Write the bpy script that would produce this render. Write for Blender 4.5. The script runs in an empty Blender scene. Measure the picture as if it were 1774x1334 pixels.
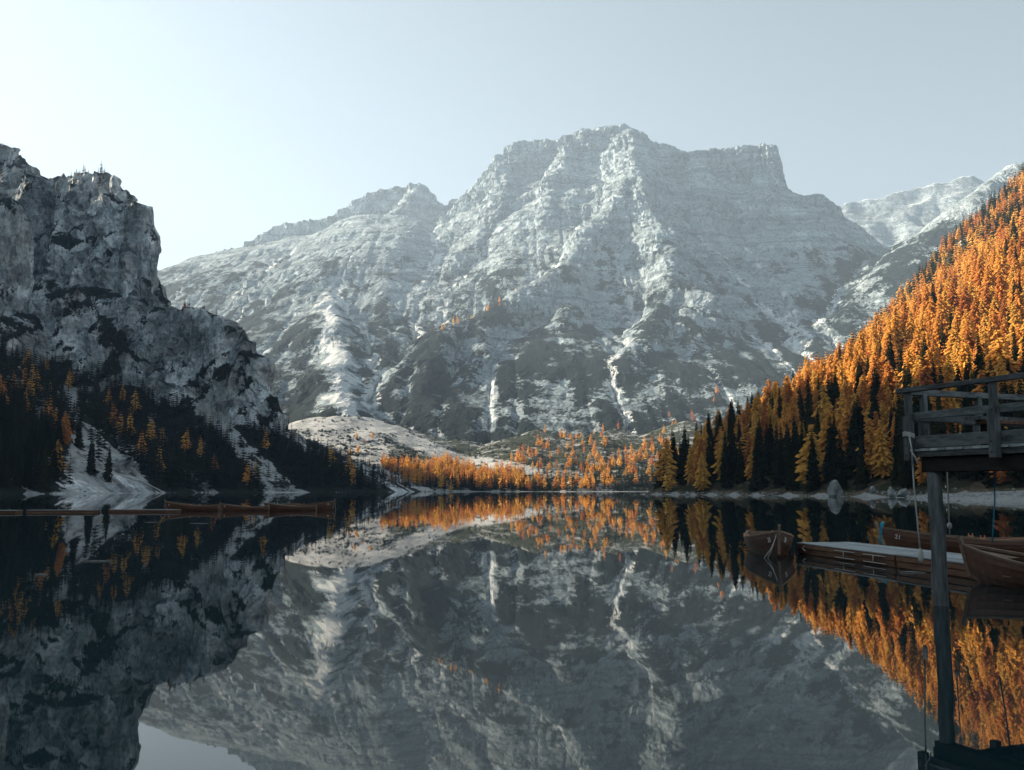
import bpy, bmesh, math, random
import numpy as np
from mathutils import Vector, Matrix

random.seed(7)
RNG = np.random.default_rng(7)
SC = bpy.context.scene
COL = SC.collection
R = math.radians

# ------------------------------------------------------------------ camera, sky, sun, exposure
FPX, CX, CY, HOR, CAM_H = 1650.0, 887.0, 667.0, 848.5, 2.1
TILT = math.atan((HOR - CY) / FPX)
cam_d = bpy.data.cameras.new('camera')
cam = bpy.data.objects.new('camera', cam_d)
COL.objects.link(cam)
cam_d.sensor_width = 36.0
cam_d.lens = 36.0 * FPX / 1774.0
cam_d.clip_start = 0.1
cam_d.clip_end = 30000
cam.location = (0, 0, CAM_H)
cam.rotation_euler = (R(90) + TILT, 0, 0)
SC.camera = cam

SUN_AZ, SUN_EL = -72.0, 24.0            # degrees, azimuth from +Y towards +X
world = bpy.data.worlds.new('World')
SC.world = world
world.use_nodes = True
wt = world.node_tree
wt.nodes.clear()
sky = wt.nodes.new('ShaderNodeTexSky')
sky.sky_type = 'NISHITA'
sky.sun_disc = False
sky.sun_elevation = R(SUN_EL)
sky.sun_rotation = R(SUN_AZ)
sky.altitude = 1500
sky.air_density = 1.0
sky.dust_density = 3.0
sky.ozone_density = 1.5
hs = wt.nodes.new('ShaderNodeHueSaturation')
hs.inputs['Saturation'].default_value = 0.30
bg = wt.nodes.new('ShaderNodeBackground')
bg.inputs['Strength'].default_value = 0.051
wo = wt.nodes.new('ShaderNodeOutputWorld')
wt.links.new(sky.outputs[0], hs.inputs['Color'])
tint = wt.nodes.new('ShaderNodeMixRGB'); tint.blend_type = 'MULTIPLY'; tint.inputs[0].default_value = 1.0
tint.inputs[2].default_value = (0.89, 0.99, 1.0, 1)
wt.links.new(hs.outputs[0], tint.inputs[1])
wt.links.new(tint.outputs[0], bg.inputs['Color'])
wt.links.new(bg.outputs[0], wo.inputs['Surface'])

sun_d = bpy.data.lights.new('sun', 'SUN')
sun = bpy.data.objects.new('sun', sun_d)
COL.objects.link(sun)
sun_d.energy = 5.0
sun_d.angle = R(0.5)
sun_d.color = (1.0, 0.83, 0.62)
sdir = Vector((math.sin(R(SUN_AZ)) * math.cos(R(SUN_EL)), math.cos(R(SUN_AZ)) * math.cos(R(SUN_EL)), math.sin(R(SUN_EL))))
sun.rotation_euler = sdir.to_track_quat('Z', 'Y').to_euler()
sun.location = (-300, 0, 600)

vs = SC.view_settings
vs.view_transform = 'Standard'
vs.look = 'None'
vs.exposure = 1.95
vs.gamma = 1.0
vs.use_curve_mapping = False
try:
    SC.cycles.use_denoising = True
    SC.cycles.volume_bounces = 0
    SC.cycles.max_bounces = 6
    SC.cycles.diffuse_bounces = 2
    SC.cycles.glossy_bounces = 3
    SC.cycles.transmission_bounces = 2
    SC.cycles.transparent_max_bounces = 6
    SC.cycles.caustics_reflective = False
    SC.cycles.caustics_refractive = False
except Exception:
    pass

# ------------------------------------------------------------------ helpers
_ct, _st = math.cos(TILT), math.sin(TILT)
def ray(px, py):
    xc, yc = (px - CX) / FPX, (CY - py) / FPX
    return np.array([xc, _ct - yc * _st, _st + yc * _ct])
def at(px, py, Y):
    d = ray(px, py)
    s = Y / d[1]
    return (d[0] * s, Y, CAM_H + d[2] * s)
def on_plane(px, py, z=0.0):
    d = ray(px, py)
    s = (z - CAM_H) / d[2]
    return (d[0] * s, d[1] * s, z)
def project(x, y, z):
    dy, dz = y, z - CAM_H
    f = dy * _ct + dz * _st
    u = -dy * _st + dz * _ct
    return CX + FPX * x / f, CY - FPX * u / f

_P = RNG.permutation(256).astype(np.int32)
_P = np.concatenate([_P, _P, _P])
_G = np.array([[1,1,0],[-1,1,0],[1,-1,0],[-1,-1,0],[1,0,1],[-1,0,1],[1,0,-1],[-1,0,-1],[0,1,1],[0,-1,1],[0,1,-1],[0,-1,-1],[1,1,0],[-1,1,0],[0,-1,1],[0,-1,-1]], dtype=np.float32)
def noise(x, y, z=0.0):
    x, y, z = np.broadcast_arrays(np.asarray(x, np.float32), np.asarray(y, np.float32), np.asarray(z, np.float32))
    xi, yi, zi = np.floor(x).astype(np.int32), np.floor(y).astype(np.int32), np.floor(z).astype(np.int32)
    xf, yf, zf = x - xi, y - yi, z - zi
    u, v, w = [t * t * t * (t * (t * 6 - 15) + 10) for t in (xf, yf, zf)]
    xi &= 255; yi &= 255; zi &= 255
    def g(a, b, c):
        h = _P[_P[_P[(xi + a) & 255] + ((yi + b) & 255)] + ((zi + c) & 255)] & 15
        k = _G[h]
        return k[..., 0] * (xf - a) + k[..., 1] * (yf - b) + k[..., 2] * (zf - c)
    def lerp(a, b, t): return a + t * (b - a)
    return lerp(lerp(lerp(g(0,0,0), g(1,0,0), u), lerp(g(0,1,0), g(1,1,0), u), v),
                lerp(lerp(g(0,0,1), g(1,0,1), u), lerp(g(0,1,1), g(1,1,1), u), v), w)
def fbm(x, y, z=0.0, o=4, gain=0.5):
    s, a, f = 0, 1.0, 1.0
    for i in range(o):
        s = s + a * noise(x * f + 17.3 * i, y * f + 5.1 * i, z * f + 9.7 * i)
        a *= gain; f *= 2.03
    return s
def ridged(x, y, z=0.0, o=4, gain=0.5):
    s, a, f = 0, 1.0, 1.0
    for i in range(o):
        s = s + a * (1 - 2 * np.abs(noise(x * f + 31.3 * i, y * f + 7.7 * i, z * f + 3.1 * i)))
        a *= gain; f *= 2.07
    return s
def sstep(a, b, x):
    t = np.clip((x - a) / (b - a), 0, 1)
    return t * t * (3 - 2 * t)

def facets(x, y, z, sx, sy, sz, seed=0):
    """angular blocks: every 3-D cell has its own tilted plane; values about -0.5..0.5"""
    a, b, c = x / sx, y / sy, z / sz
    ia, ib, ic = np.floor(a).astype(np.int64), np.floor(b).astype(np.int64), np.floor(c).astype(np.int64)
    best = np.full(a.shape, 9.0); out = np.zeros(a.shape)
    def h(i, j, k, q):
        v = np.sin(i * 127.1 + j * 311.7 + k * 74.7 + q * 53.3 + seed * 19.19) * 43758.5453
        return v - np.floor(v)
    for di in (-1, 0, 1):
        for dj in (-1, 0, 1):
            for dk in (-1, 0, 1):
                i, j, k = ia + di, ib + dj, ic + dk
                u, v, w = a - (i + h(i, j, k, 1)), b - (j + h(i, j, k, 2)), c - (k + h(i, j, k, 3))
                d = u * u + v * v + w * w
                m = d < best
                best = np.where(m, d, best)
                val = (h(i, j, k, 4) - 0.5) * 0.7 + (h(i, j, k, 5) - 0.5) * 1.3 * u + (h(i, j, k, 6) - 0.5) * 1.3 * w
                out = np.where(m, val, out)
    return out

def ridge_height(X, Y, ridges, base):
    Z = np.array(base, dtype=np.float64, copy=True)
    for pts, prof in ridges:
        pd, pz = zip(*prof)
        for a, b in zip(pts[:-1], pts[1:]):
            dx, dy = b[0] - a[0], b[1] - a[1]
            L2 = dx * dx + dy * dy + 1e-9
            t = np.clip(((X - a[0]) * dx + (Y - a[1]) * dy) / L2, 0, 1)
            d = np.hypot(X - a[0] - t * dx, Y - a[1] - t * dy)
            Z = np.maximum(Z, a[2] + t * (b[2] - a[2]) - np.interp(d, pd, pz))
    return Z

def flow(Z, cell):
    ny, nx = Z.shape
    pad = np.pad(Z, 1, mode='edge')
    best = np.zeros_like(Z)
    rec = np.arange(Z.size).reshape(Z.shape).copy()
    idx = np.arange(Z.size).reshape(Z.shape)
    ip = np.pad(idx, 1, mode='edge')
    for dy in (-1, 0, 1):
        for dx in (-1, 0, 1):
            if dx == 0 and dy == 0: continue
            zn = pad[1 + dy:1 + dy + ny, 1 + dx:1 + dx + nx]
            s = (Z - zn) / (cell * math.hypot(dx, dy))
            m = s > best
            best = np.where(m, s, best)
            rec = np.where(m, ip[1 + dy:1 + dy + ny, 1 + dx:1 + dx + nx], rec)
    order = np.argsort(-Z.ravel()).tolist()
    A = [1.0] * Z.size
    rl = rec.ravel().tolist()
    for i in order:
        r = rl[i]
        if r != i: A[r] += A[i]
    return np.array(A).reshape(Z.shape), best

def blur(Z, n=1):
    for _ in range(n):
        p = np.pad(Z, 1, mode='edge')
        Z = (p[1:-1, 1:-1] * 4 + 2 * (p[:-2, 1:-1] + p[2:, 1:-1] + p[1:-1, :-2] + p[1:-1, 2:]) + p[:-2, :-2] + p[:-2, 2:] + p[2:, :-2] + p[2:, 2:]) / 16
    return Z

def erode(Z, cell, n=10, k=1.6, cap=7.0):
    for i in range(n):
        A, s = flow(Z, cell)
        Z = Z - np.minimum(k * np.sqrt(A) * np.clip(s, 0, 2.0) * 0.12, cap)
        Z = Z * 0.86 + blur(Z) * 0.14
    A, s = flow(Z, cell)
    return Z, A

class Grid:
    def __init__(s, x0, x1, y0, y1, cell):
        s.x = np.arange(x0, x1 + cell, cell); s.y = np.arange(y0, y1 + cell, cell); s.cell = cell
        s.X, s.Y = np.meshgrid(s.x, s.y)
    def sample(s, F, x, y):
        u = np.clip((np.asarray(x) - s.x[0]) / s.cell, 0, len(s.x) - 1.001)
        v = np.clip((np.asarray(y) - s.y[0]) / s.cell, 0, len(s.y) - 1.001)
        i, j = u.astype(int), v.astype(int)
        fu, fv = u - i, v - j
        return (F[j, i] * (1 - fu) + F[j, i + 1] * fu) * (1 - fv) + (F[j + 1, i] * (1 - fu) + F[j + 1, i + 1] * fu) * fv

def mesh_arrays(name, co, quads, attrs=None, mats=(), smooth=True, tris=False):
    me = bpy.data.meshes.new(name)
    nv, nf = len(co), len(quads)
    k = 3 if tris else 4
    me.vertices.add(nv); me.vertices.foreach_set('co', np.asarray(co, np.float32).ravel())
    me.loops.add(nf * k); me.loops.foreach_set('vertex_index', np.asarray(quads, np.int32).ravel())
    me.polygons.add(nf); me.polygons.foreach_set('loop_start', np.arange(0, nf * k, k, dtype=np.int32))
    me.polygons.foreach_set('loop_total', np.full(nf, k, np.int32))
    me.update(calc_edges=True)
    me.polygons.foreach_set('use_smooth', np.full(nf, smooth, bool))
    for n, v in (attrs or {}).items():
        a = me.attributes.new(n, 'FLOAT', 'POINT')
        a.data.foreach_set('value', np.asarray(v, np.float32).ravel())
    for m in mats: me.materials.append(m)
    return me

def sheet(name, g, Z, rows, mat, attr_fn, disp_fn=None, wz=1.0, label=None, smooth=True):
    """terrain sheet: every column of the height grid resampled evenly along its slope"""
    nx = len(g.x)
    P = np.zeros((rows, nx, 3))
    for i in range(nx):
        z = Z[:, i]
        s = np.concatenate([[0], np.cumsum(np.hypot(np.diff(g.y), wz * np.diff(z)))])
        t = np.linspace(0, s[-1], rows)
        P[:, i, 0] = g.x[i]
        P[:, i, 1] = np.interp(t, s, g.y)
        P[:, i, 2] = np.interp(t, s, z)
    # relax column-to-column phase so that quads do not shear
    P[:, :, 1] = blur(P[:, :, 1], 2)
    P[:, :, 2] = g.sample(Z, P[:, :, 0], P[:, :, 1])
    def normals(P):
        N = np.cross(np.gradient(P, axis=1), np.gradient(P, axis=0))
        return N / (np.linalg.norm(N, axis=2, keepdims=True) + 1e-9)
    if disp_fn is not None:
        N = normals(P)
        P = P + disp_fn(P, N)
    N = normals(P)
    attrs = attr_fn(P, N)
    idx = np.arange(rows * nx).reshape(rows, nx)
    q = np.stack([idx[:-1, :-1], idx[:-1, 1:], idx[1:, 1:], idx[1:, :-1]], -1).reshape(-1, 4)
    me = mesh_arrays(name, P.reshape(-1, 3), q, {k: v.ravel() for k, v in attrs.items()}, (mat,), smooth)
    o = bpy.data.objects.new(name, me)
    COL.objects.link(o)
    o['kind'] = 'structure'
    if label: o['label'] = label
    return o

def tag(o, label, cat, group=None):
    o['label'] = label; o['category'] = cat
    if group: o['group'] = group
    return o
def empty(name, loc, rz=0.0):
    o = bpy.data.objects.new(name, None); COL.objects.link(o)
    o.location = loc; o.rotation_euler = (0, 0, rz)
    return o
def link(name, me, parent=None, mat=None):
    o = bpy.data.objects.new(name, me); COL.objects.link(o)
    if parent is not None: o.parent = parent
    if mat is not None and len(me.materials) == 0: me.materials.append(mat)
    return o
def copy_tree(o, parent=None):
    c = o.copy(); COL.objects.link(c); c.parent = parent
    for ch in list(o.children): copy_tree(ch, c)
    return c

class MB:
    """collects boxes, tubes and lofts into one mesh"""
    def __init__(s): s.v, s.f = [], []
    def add(s, vs_, fs_):
        n = len(s.v); s.v += [tuple(p) for p in vs_]; s.f += [tuple(i + n for i in f) for f in fs_]; return s
    def beam(s, a, b, w, h, up=(0, 0, 1), jitter=0.0):
        a, b = Vector(a), Vector(b); d = (b - a).normalized(); u = Vector(up)
        r = d.cross(u).normalized(); u = r.cross(d).normalized()
        vs_ = []
        for p in (a, b):
            for i, j in ((-1, -1), (1, -1), (1, 1), (-1, 1)):
                q = p + r * (i * w / 2) + u * (j * h / 2)
                if jitter: q = q + Vector((random.uniform(-1, 1), random.uniform(-1, 1), random.uniform(-1, 1))) * jitter
                vs_.append(q)
        return s.add(vs_, [(0, 3, 2, 1), (4, 5, 6, 7), (0, 1, 5, 4), (1, 2, 6, 5), (2, 3, 7, 6), (3, 0, 4, 7)])
    def tube(s, pts, rad, n=8, cap=True):
        pts = [Vector(p) for p in pts]
        rads = rad if hasattr(rad, '__len__') else [rad] * len(pts)
        vs_, fs_ = [], []
        ref = Vector((0.31, 0.17, 0.93)).normalized()
        for k, p in enumerate(pts):
            d = (pts[min(k + 1, len(pts) - 1)] - pts[max(k - 1, 0)]).normalized()
            r = d.cross(ref)
            if r.length < 1e-3: r = d.cross(Vector((1, 0, 0)))
            r.normalize(); u = r.cross(d)
            for i in range(n):
                t = 2 * math.pi * i / n
                vs_.append(p + (r * math.cos(t) + u * math.sin(t)) * rads[k])
        for k in range(len(pts) - 1):
            for i in range(n):
                j = (i + 1) % n
                fs_.append((k * n + i, k * n + j, (k + 1) * n + j, (k + 1) * n + i))
        if cap:
            fs_.append(tuple(range(n))); fs_.append(tuple(reversed(range((len(pts) - 1) * n, len(pts) * n))))
        return s.add(vs_, fs_)
    def mesh(s, name, mat, smooth=False, bevel=0.0):
        me = bpy.data.meshes.new(name); me.from_pydata(s.v, [], s.f)
        if bevel or True:
            bm = bmesh.new(); bm.from_mesh(me)
            bmesh.ops.recalc_face_normals(bm, faces=bm.faces)
            if bevel: bmesh.ops.bevel(bm, geom=list(bm.edges), offset=bevel, segments=1, affect='EDGES', clamp_overlap=True)
            bm.to_mesh(me); bm.free()
        if smooth: me.polygons.foreach_set('use_smooth', [True] * len(me.polygons))
        me.materials.append(mat)
        return me
    def build(s, name, mat, parent=None, smooth=False, bevel=0.0):
        return link(name, s.mesh(name, mat, smooth, bevel), parent)

# ------------------------------------------------------------------ materials
class NT:
    def __init__(s, name):
        s.m = bpy.data.materials.new(name); s.m.use_nodes = True
        s.t = s.m.node_tree; s.t.nodes.clear()
        s.out = s.t.nodes.new('ShaderNodeOutputMaterial')
    def n(s, kind, **kw):
        nd = s.t.nodes.new('ShaderNode' + kind)
        for k, v in kw.items():
            if k in nd.inputs.keys(): nd.inputs[k].default_value = v
            else: setattr(nd, k, v)
        return nd
    def l(s, a, b): s.t.links.new(a, b)
    def val(s, v, sock):
        if hasattr(v, 'is_linked') or hasattr(v, 'links'): s.l(v, sock)
        else: sock.default_value = v
    def attr(s, name): return s.n('Attribute', attribute_name=name).outputs['Fac']
    def math(s, op, a, b=0.0, clamp=False):
        nd = s.n('Math', operation=op, use_clamp=clamp)
        s.val(a, nd.inputs[0]); s.val(b, nd.inputs[1]); return nd.outputs[0]
    def ramp(s, fac, stops):
        nd = s.n('ValToRGB'); s.l(fac, nd.inputs[0]); cr = nd.color_ramp
        while len(cr.elements) < len(stops): cr.elements.new(0.5)
        for e, (p, c) in zip(cr.elements, stops):
            e.position = p; e.color = c if len(c) == 4 else (*c, 1)
        return nd.outputs[0]
    def mix(s, fac, a, b, mode='MIX'):
        nd = s.n('MixRGB', blend_type=mode); s.val(fac, nd.inputs[0])
        for v, k in ((a, 1), (b, 2)):
            s.val(v if hasattr(v, 'links') else (*v, 1) if len(v) == 3 else v, nd.inputs[k])
        return nd.outputs[0]
    def noise(s, scale, detail=4, rough=0.55, vec=None, dist=0.0):
        nd = s.n('TexNoise', Scale=scale, Detail=detail, Roughness=rough, Distortion=dist)
        if vec is not None: s.l(vec, nd.inputs['Vector'])
        return nd.outputs['Fac']
    def pos(s, scale=(1, 1, 1), obj=False):
        tc = s.n('TexCoord').outputs['Object'] if obj else s.n('NewGeometry').outputs['Position']
        mp = s.n('Mapping'); mp.inputs['Scale'].default_value = scale; s.l(tc, mp.inputs[0])
        return mp.outputs[0]
    def finish(s, col, rough=0.9, bump=None, bstr=0.3, bdist=1.0, spec=0.2, **kw):
        p = s.n('BsdfPrincipled')
        s.val(col if hasattr(col, 'links') else (*col, 1), p.inputs['Base Color'])
        s.val(rough, p.inputs['Roughness']); p.inputs['Specular IOR Level'].default_value = spec
        for k, v in kw.items(): s.val(v, p.inputs[k])
        if bump is not None:
            b = s.n('Bump'); b.inputs['Strength'].default_value = bstr; b.inputs['Distance'].default_value = bdist
            s.l(bump, b.inputs['Height']); s.l(b.outputs[0], p.inputs['Normal'])
        s.l(p.outputs[0], s.out.inputs['Surface'])
        return s.m

def rock_material(name, rock_a, rock_b, rock_dark, veg_c, scree_c, sc=1.0, strata=0.5, streak=0.5, patch=0.3):
    t = NT(name)
    p = t.pos()
    big = t.noise(0.006 * sc, 5, 0.6, p)
    mid = t.noise(0.035 * sc, 6, 0.65, p)
    fine = t.noise(0.22 * sc, 5, 0.7, p)
    ps = t.pos((0.05 * sc, 0.05 * sc, 0.006 * sc))          # vertical water streaks
    st = t.noise(1.0, 5, 0.6, ps)
    pl = t.pos((0.004 * sc, 0.004 * sc, 0.09 * sc))         # bedding
    be = t.noise(1.0, 4, 0.65, pl, 0.6)
    c = t.mix(t.ramp(mid, [(0.35, (0, 0, 0)), (0.65, (1, 1, 1))]), rock_a, rock_b)
    c = t.mix(t.math('MULTIPLY', t.ramp(st, [(0.45, (0, 0, 0)), (0.68, (1, 1, 1))]), streak), c, rock_dark)
    c = t.mix(t.math('MULTIPLY', t.ramp(be, [(0.48, (0, 0, 0)), (0.62, (1, 1, 1))]), strata), c, rock_dark)
    c = t.mix(1.0, c, t.ramp(fine, [(0.30, (0.40, 0.41, 0.42)), (0.47, (0.88, 0.88, 0.88)), (0.66, (1.15, 1.15, 1.15))]), 'MULTIPLY')
    crk = t.noise(0.075 * sc, 7, 0.7, t.pos((1, 1, 0.45)), 1.2)
    c = t.mix(1.0, c, t.ramp(crk, [(0.40, (0.40, 0.41, 0.42)), (0.50, (1, 1, 1)), (0.53, (1, 1, 1)), (0.70, (0.7, 0.7, 0.7))]), 'MULTIPLY')
    bg_ = t.noise(0.016 * sc, 3, 0.5, t.pos((1, 1, 0.6)), 0.8)
    c = t.mix(1.0, c, t.ramp(bg_, [(0.36, (1 - 0.45 * patch,) * 3), (0.5, (0.97,) * 3), (0.62, (1 + 0.5 * patch,) * 3)]), 'MULTIPLY')
    # scree
    sv = t.math('ADD', t.attr('scree'), t.math('MULTIPLY', t.math('SUBTRACT', mid, 0.5), 0.9))
    smask = t.ramp(sv, [(0.42, (0, 0, 0)), (0.58, (1, 1, 1))])
    scol = t.mix(1.0, scree_c, t.ramp(fine, [(0.3, (0.72, 0.72, 0.72)), (0.65, (1.08, 1.08, 1.08))]), 'MULTIPLY')
    c = t.mix(smask, c, scol)
    # dwarf pine and grass
    vv = t.math('ADD', t.math('ADD', t.attr('veg'), t.math('MULTIPLY', t.math('SUBTRACT', st, 0.5), 1.6)), t.math('ADD', t.math('MULTIPLY', t.math('SUBTRACT', mid, 0.5), 2.4), t.math('MULTIPLY', t.math('SUBTRACT', fine, 0.5), 2.2)))
    vmask = t.ramp(vv, [(0.46, (0, 0, 0)), (0.56, (1, 1, 1))])
    vcol = t.mix(t.ramp(fine, [(0.35, (0, 0, 0)), (0.65, (1, 1, 1))]), tuple(x * 0.6 for x in veg_c), tuple(x * 1.3 for x in veg_c))
    c = t.mix(vmask, c, vcol)
    h = t.math('ADD', t.math('MULTIPLY', mid, 6.0), t.math('ADD', t.math('MULTIPLY', fine, 1.6), t.math('MULTIPLY', t.noise(0.9 * sc, 3, 0.6, p), 0.5)))
    h = t.math('ADD', h, t.math('ADD', t.math('MULTIPLY', be, 6.0 * strata), t.math('MULTIPLY', crk, 5.0)))
    return t.finish(c, 0.95, h, 0.8, 1.0 / sc, 0.1)

M = {}
M['mountain'] = rock_material('mountain_rock', (0.25, 0.32, 0.355), (0.44, 0.515, 0.55), (0.11, 0.145, 0.165), (0.006, 0.014, 0.016), (0.60, 0.64, 0.65), 0.6, 0.7, 0.45)
M['cliff'] = rock_material('cliff_rock', (0.38, 0.44, 0.47), (0.74, 0.79, 0.81), (0.10, 0.125, 0.14), (0.014, 0.020, 0.015), (0.46, 0.50, 0.51), 1.5, 0.3, 0.5, 1.1)
M['valley'] = rock_material('valley_gravel', (0.33, 0.35, 0.36), (0.45, 0.47, 0.475), (0.26, 0.28, 0.285), (0.030, 0.038, 0.022), (0.47, 0.485, 0.485), 2.0, 0.0, 0.1)
M['hill'] = rock_material('hillside_soil', (0.09, 0.075, 0.05), (0.15, 0.12, 0.08), (0.05, 0.045, 0.03), (0.028, 0.032, 0.016), (0.34, 0.35, 0.35), 2.0, 0.0, 0.1)

def water_material():
    t = NT('lake_water')
    p = t.pos((1.0, 0.35, 1.0))
    h = t.math('ADD', t.math('MULTIPLY', t.noise(0.8, 3, 0.5, p), 0.5), t.math('MULTIPLY', t.noise(0.09, 3, 0.5, p), 1.2))
    return t.finish((0.006, 0.018, 0.022), 0.015, h, 0.02, 0.05, 0.5, IOR=1.33)
M['water'] = water_material()

def foliage(name, stops, attr):
    t = NT(name)
    fac = t.attr('tint') if attr else t.n('ObjectInfo').outputs['Random']
    c = t.ramp(fac, stops)
    p = t.pos((0.7, 0.7, 0.7))
    v = t.noise(1.0, 2, 0.6, p)
    c = t.mix(1.0, c, t.ramp(v, [(0.3, (0.6, 0.6, 0.6)), (0.7, (1.2, 1.2, 1.2))]), 'MULTIPLY')
    d = t.n('BsdfDiffuse'); t.l(c, d.inputs[0])
    tr = t.n('BsdfTranslucent'); t.l(c, tr.inputs[0])
    mx = t.n('MixShader'); mx.inputs[0].default_value = 0.5
    t.l(d.outputs[0], mx.inputs[1]); t.l(tr.outputs[0], mx.inputs[2]); t.l(mx.outputs[0], t.out.inputs['Surface'])
    return t.m
LARCH = [(0.0, (0.54, 0.20, 0.07)), (0.25, (0.74, 0.34, 0.09)), (0.6, (0.84, 0.46, 0.11)), (0.88, (0.85, 0.51, 0.12)), (1.0, (0.76, 0.47, 0.12))]
SPRUCE = [(0.0, (0.012, 0.020, 0.012)), (0.6, (0.022, 0.032, 0.016)), (1.0, (0.045, 0.050, 0.022))]
for a in (0, 1):
    M['larch%d' % a] = foliage('larch_needles' + ('_mass' if a else ''), LARCH, a)
    M['spruce%d' % a] = foliage('spruce_needles' + ('_mass' if a else ''), SPRUCE, a)
def simple(name, c1, c2, scale=(6, 6, 6), rough=0.8, bstr=0.3, bdist=0.02, spec=0.2, obj=True, detail=5, vary=0.0):
    t = NT(name)
    v = t.noise(1.0, detail, 0.65, t.pos(scale, obj))
    c = t.ramp(v, [(0.3, c1), (0.7, c2)])
    if vary:
        c = t.mix(1.0, c, t.ramp(t.n('ObjectInfo').outputs['Random'], [(0.0, (1 - vary,) * 3), (1.0, (1 + vary,) * 3)]), 'MULTIPLY')
    return t.finish(c, rough, v, bstr, bdist, spec)
M['bark'] = simple('bark', (0.035, 0.028, 0.022), (0.09, 0.07, 0.055), (3, 3, 0.6), 0.95)

# ------------------------------------------------------------------ ground, lake
def plane(name, x0, x1, y0, y1, z, mat):
    me = bpy.data.meshes.new(name)
    me.from_pydata([(x0, y0, z), (x1, y0, z), (x1, y1, z), (x0, y1, z)], [], [(0, 1, 2, 3)])
    me.materials.append(mat)
    o = bpy.data.objects.new(name, me); COL.objects.link(o); o['kind'] = 'structure'
    return o
M['bed'] = simple('lake_bed', (0.05, 0.06, 0.055), (0.09, 0.10, 0.09), (0.05, 0.05, 0.05), 0.95, obj=False)
plane('ground', -12000, 12000, -6000, 20000, -9.0, M['bed'])['label'] = 'dark ground sheet under the lake and valley'
plane('lake', -1500, 1500, -400, 1700, 0.0, M['water'])['label'] = 'still dark mirror lake reflecting the mountains'

# ------------------------------------------------------------------ main mountain
def P3(lst): return [at(*p) for p in lst]
gm = Grid(-1560, 1760, 1330, 3480, 9.0)
crest = P3([(150,500,3300),(262,470,3300),(335,466,3300),(352,448,3300),(380,426,3280),(410,418,3250),(440,405,3250),(480,388,3250),(545,373,3250),(570,372,3250),(600,348,3250),(622,330,3250),(650,325,3250),(690,321,3250),(728,318,3250),(738,330,3250),(752,346,3230),(775,357,3200),(800,335,3170),(830,312,3150),(852,290,3130),(870,265,3120),(885,247,3100),(905,240,3090),(940,235,3080),(975,230,3060),(992,221,3060),(1010,217,3050),(1050,215,3050),(1088,211,3050),(1098,222,3040),(1120,228,3000),(1135,246,3000),(1160,247,2990),(1190,258,2980),(1200,268,2980)])
block = P3([(1208,261,2965),(1250,257,2960),(1300,255,2950),(1332,252,2935)])
crest_r = P3([(1350,322,2925),(1360,327,2920),(1385,331,2910),(1400,335,2900),(1415,329,2880),(1440,340,2870),(1455,358,2860),(1474,390,2800),(1488,430,2700),(1498,480,2550)])
prof_c = [(0,0),(12,40),(45,150),(120,215),(260,330),(520,560),(1400,1180),(3000,2400)]
prof_cr = [(0,0),(12,30),(60,110),(260,280),(520,500),(1400,1180),(3000,2400)]
prof_s = [(0,0),(20,10),(60,62),(160,190),(400,400),(900,800),(3000,2400)]
prof_f = [(0,0),(20,10),(60,60),(140,170),(300,330),(900,800),(3000,2400)]
ridges_m = [
 (crest, prof_c), (crest_r, prof_cr), (block, [(0,0),(16,6),(24,50),(40,135),(52,150),(100,190),(260,330),(520,560),(1400,1180),(3000,2400)]),
 (P3([(1088,218,3045),(1096,284,2800),(1062,340,2660),(1012,400,2500),(985,455,2350)]), prof_s),
 (P3([(1096,284,2800),(1130,380,2500),(1165,474,2200)]), prof_s),
 (P3([(1165,474,2200),(1215,497,2130),(1246,540,2080),(1256,600,2030),(1262,645,1980)]), prof_f),
 (P3([(1165,474,2200),(1105,560,1960),(1070,660,1740),(1055,730,1580)]), prof_f),
 (P3([(1190,485,2170),(1185,600,1900),(1195,690,1700),(1205,740,1560)]), prof_f),
 (P3([(985,455,2350),(965,560,2020),(930,660,1780),(890,750,1540)]), prof_f),
 (P3([(985,455,2350),(900,500,2150),(840,535,2020),(760,560,1930),(700,622,1800),(640,692,1650)]), prof_f),
 (P3([(840,535,2020),(815,640,1780),(780,740,1560)]), prof_f),
 (P3([(760,560,1930),(735,650,1720),(700,730,1560)]), prof_f),
 (P3([(728,319,3250),(650,405,2980),(560,421,2850),(490,440,2720),(440,482,2600),(425,545,2450),(430,620,2250)]), prof_s),
 (P3([(870,270,3110),(880,310,2980),(850,370,2800),(810,430,2600),(760,490,2420),(700,560,2230)]), prof_s),
 (P3([(985,240,3050),(960,330,2850),(930,410,2600),(910,470,2400)]), prof_s),
 (P3([(1320,300,2900),(1300,350,2780),(1330,430,2600),(1310,520,2420),(1300,600,2250)]), prof_s),
 (P3([(1215,270,2950),(1205,350,2750),(1230,430,2550)]), prof_s),
 (P3([(1430,345,2870),(1400,430,2650),(1380,520,2450)]), prof_s),
 (P3([(560,430,2840),(575,520,2520),(548,600,2200),(505,665,1900),(480,730,1680)]), prof_f),
 (P3([(600,694,1560),(588,640,1750),(574,560,2050),(570,500,2350)]), [(0,0),(25,6),(90,42),(300,190),(900,700)]),
 (P3([(650,410,2960),(655,520,2500),(668,600,2150),(640,680,1850)]), prof_f),
 (P3([(1760,280,2600),(1690,335,2450),(1600,418,2300),(1480,520,2150),(1400,598,2050),(1340,652,1950)]), [(0,0),(60,35),(300,210),(900,620),(3000,2200)]),
]
_cx = np.array([p[0] for p in crest + block + crest_r[1:]]); _cz = np.array([p[2] for p in crest + block + crest_r[1:]]); _o = np.argsort(_cx)
crest_k = blur(np.interp(gm.x, _cx[_o], _cz[_o])[None, :].repeat(3, 0), 30)[1] / 1190.0
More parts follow.
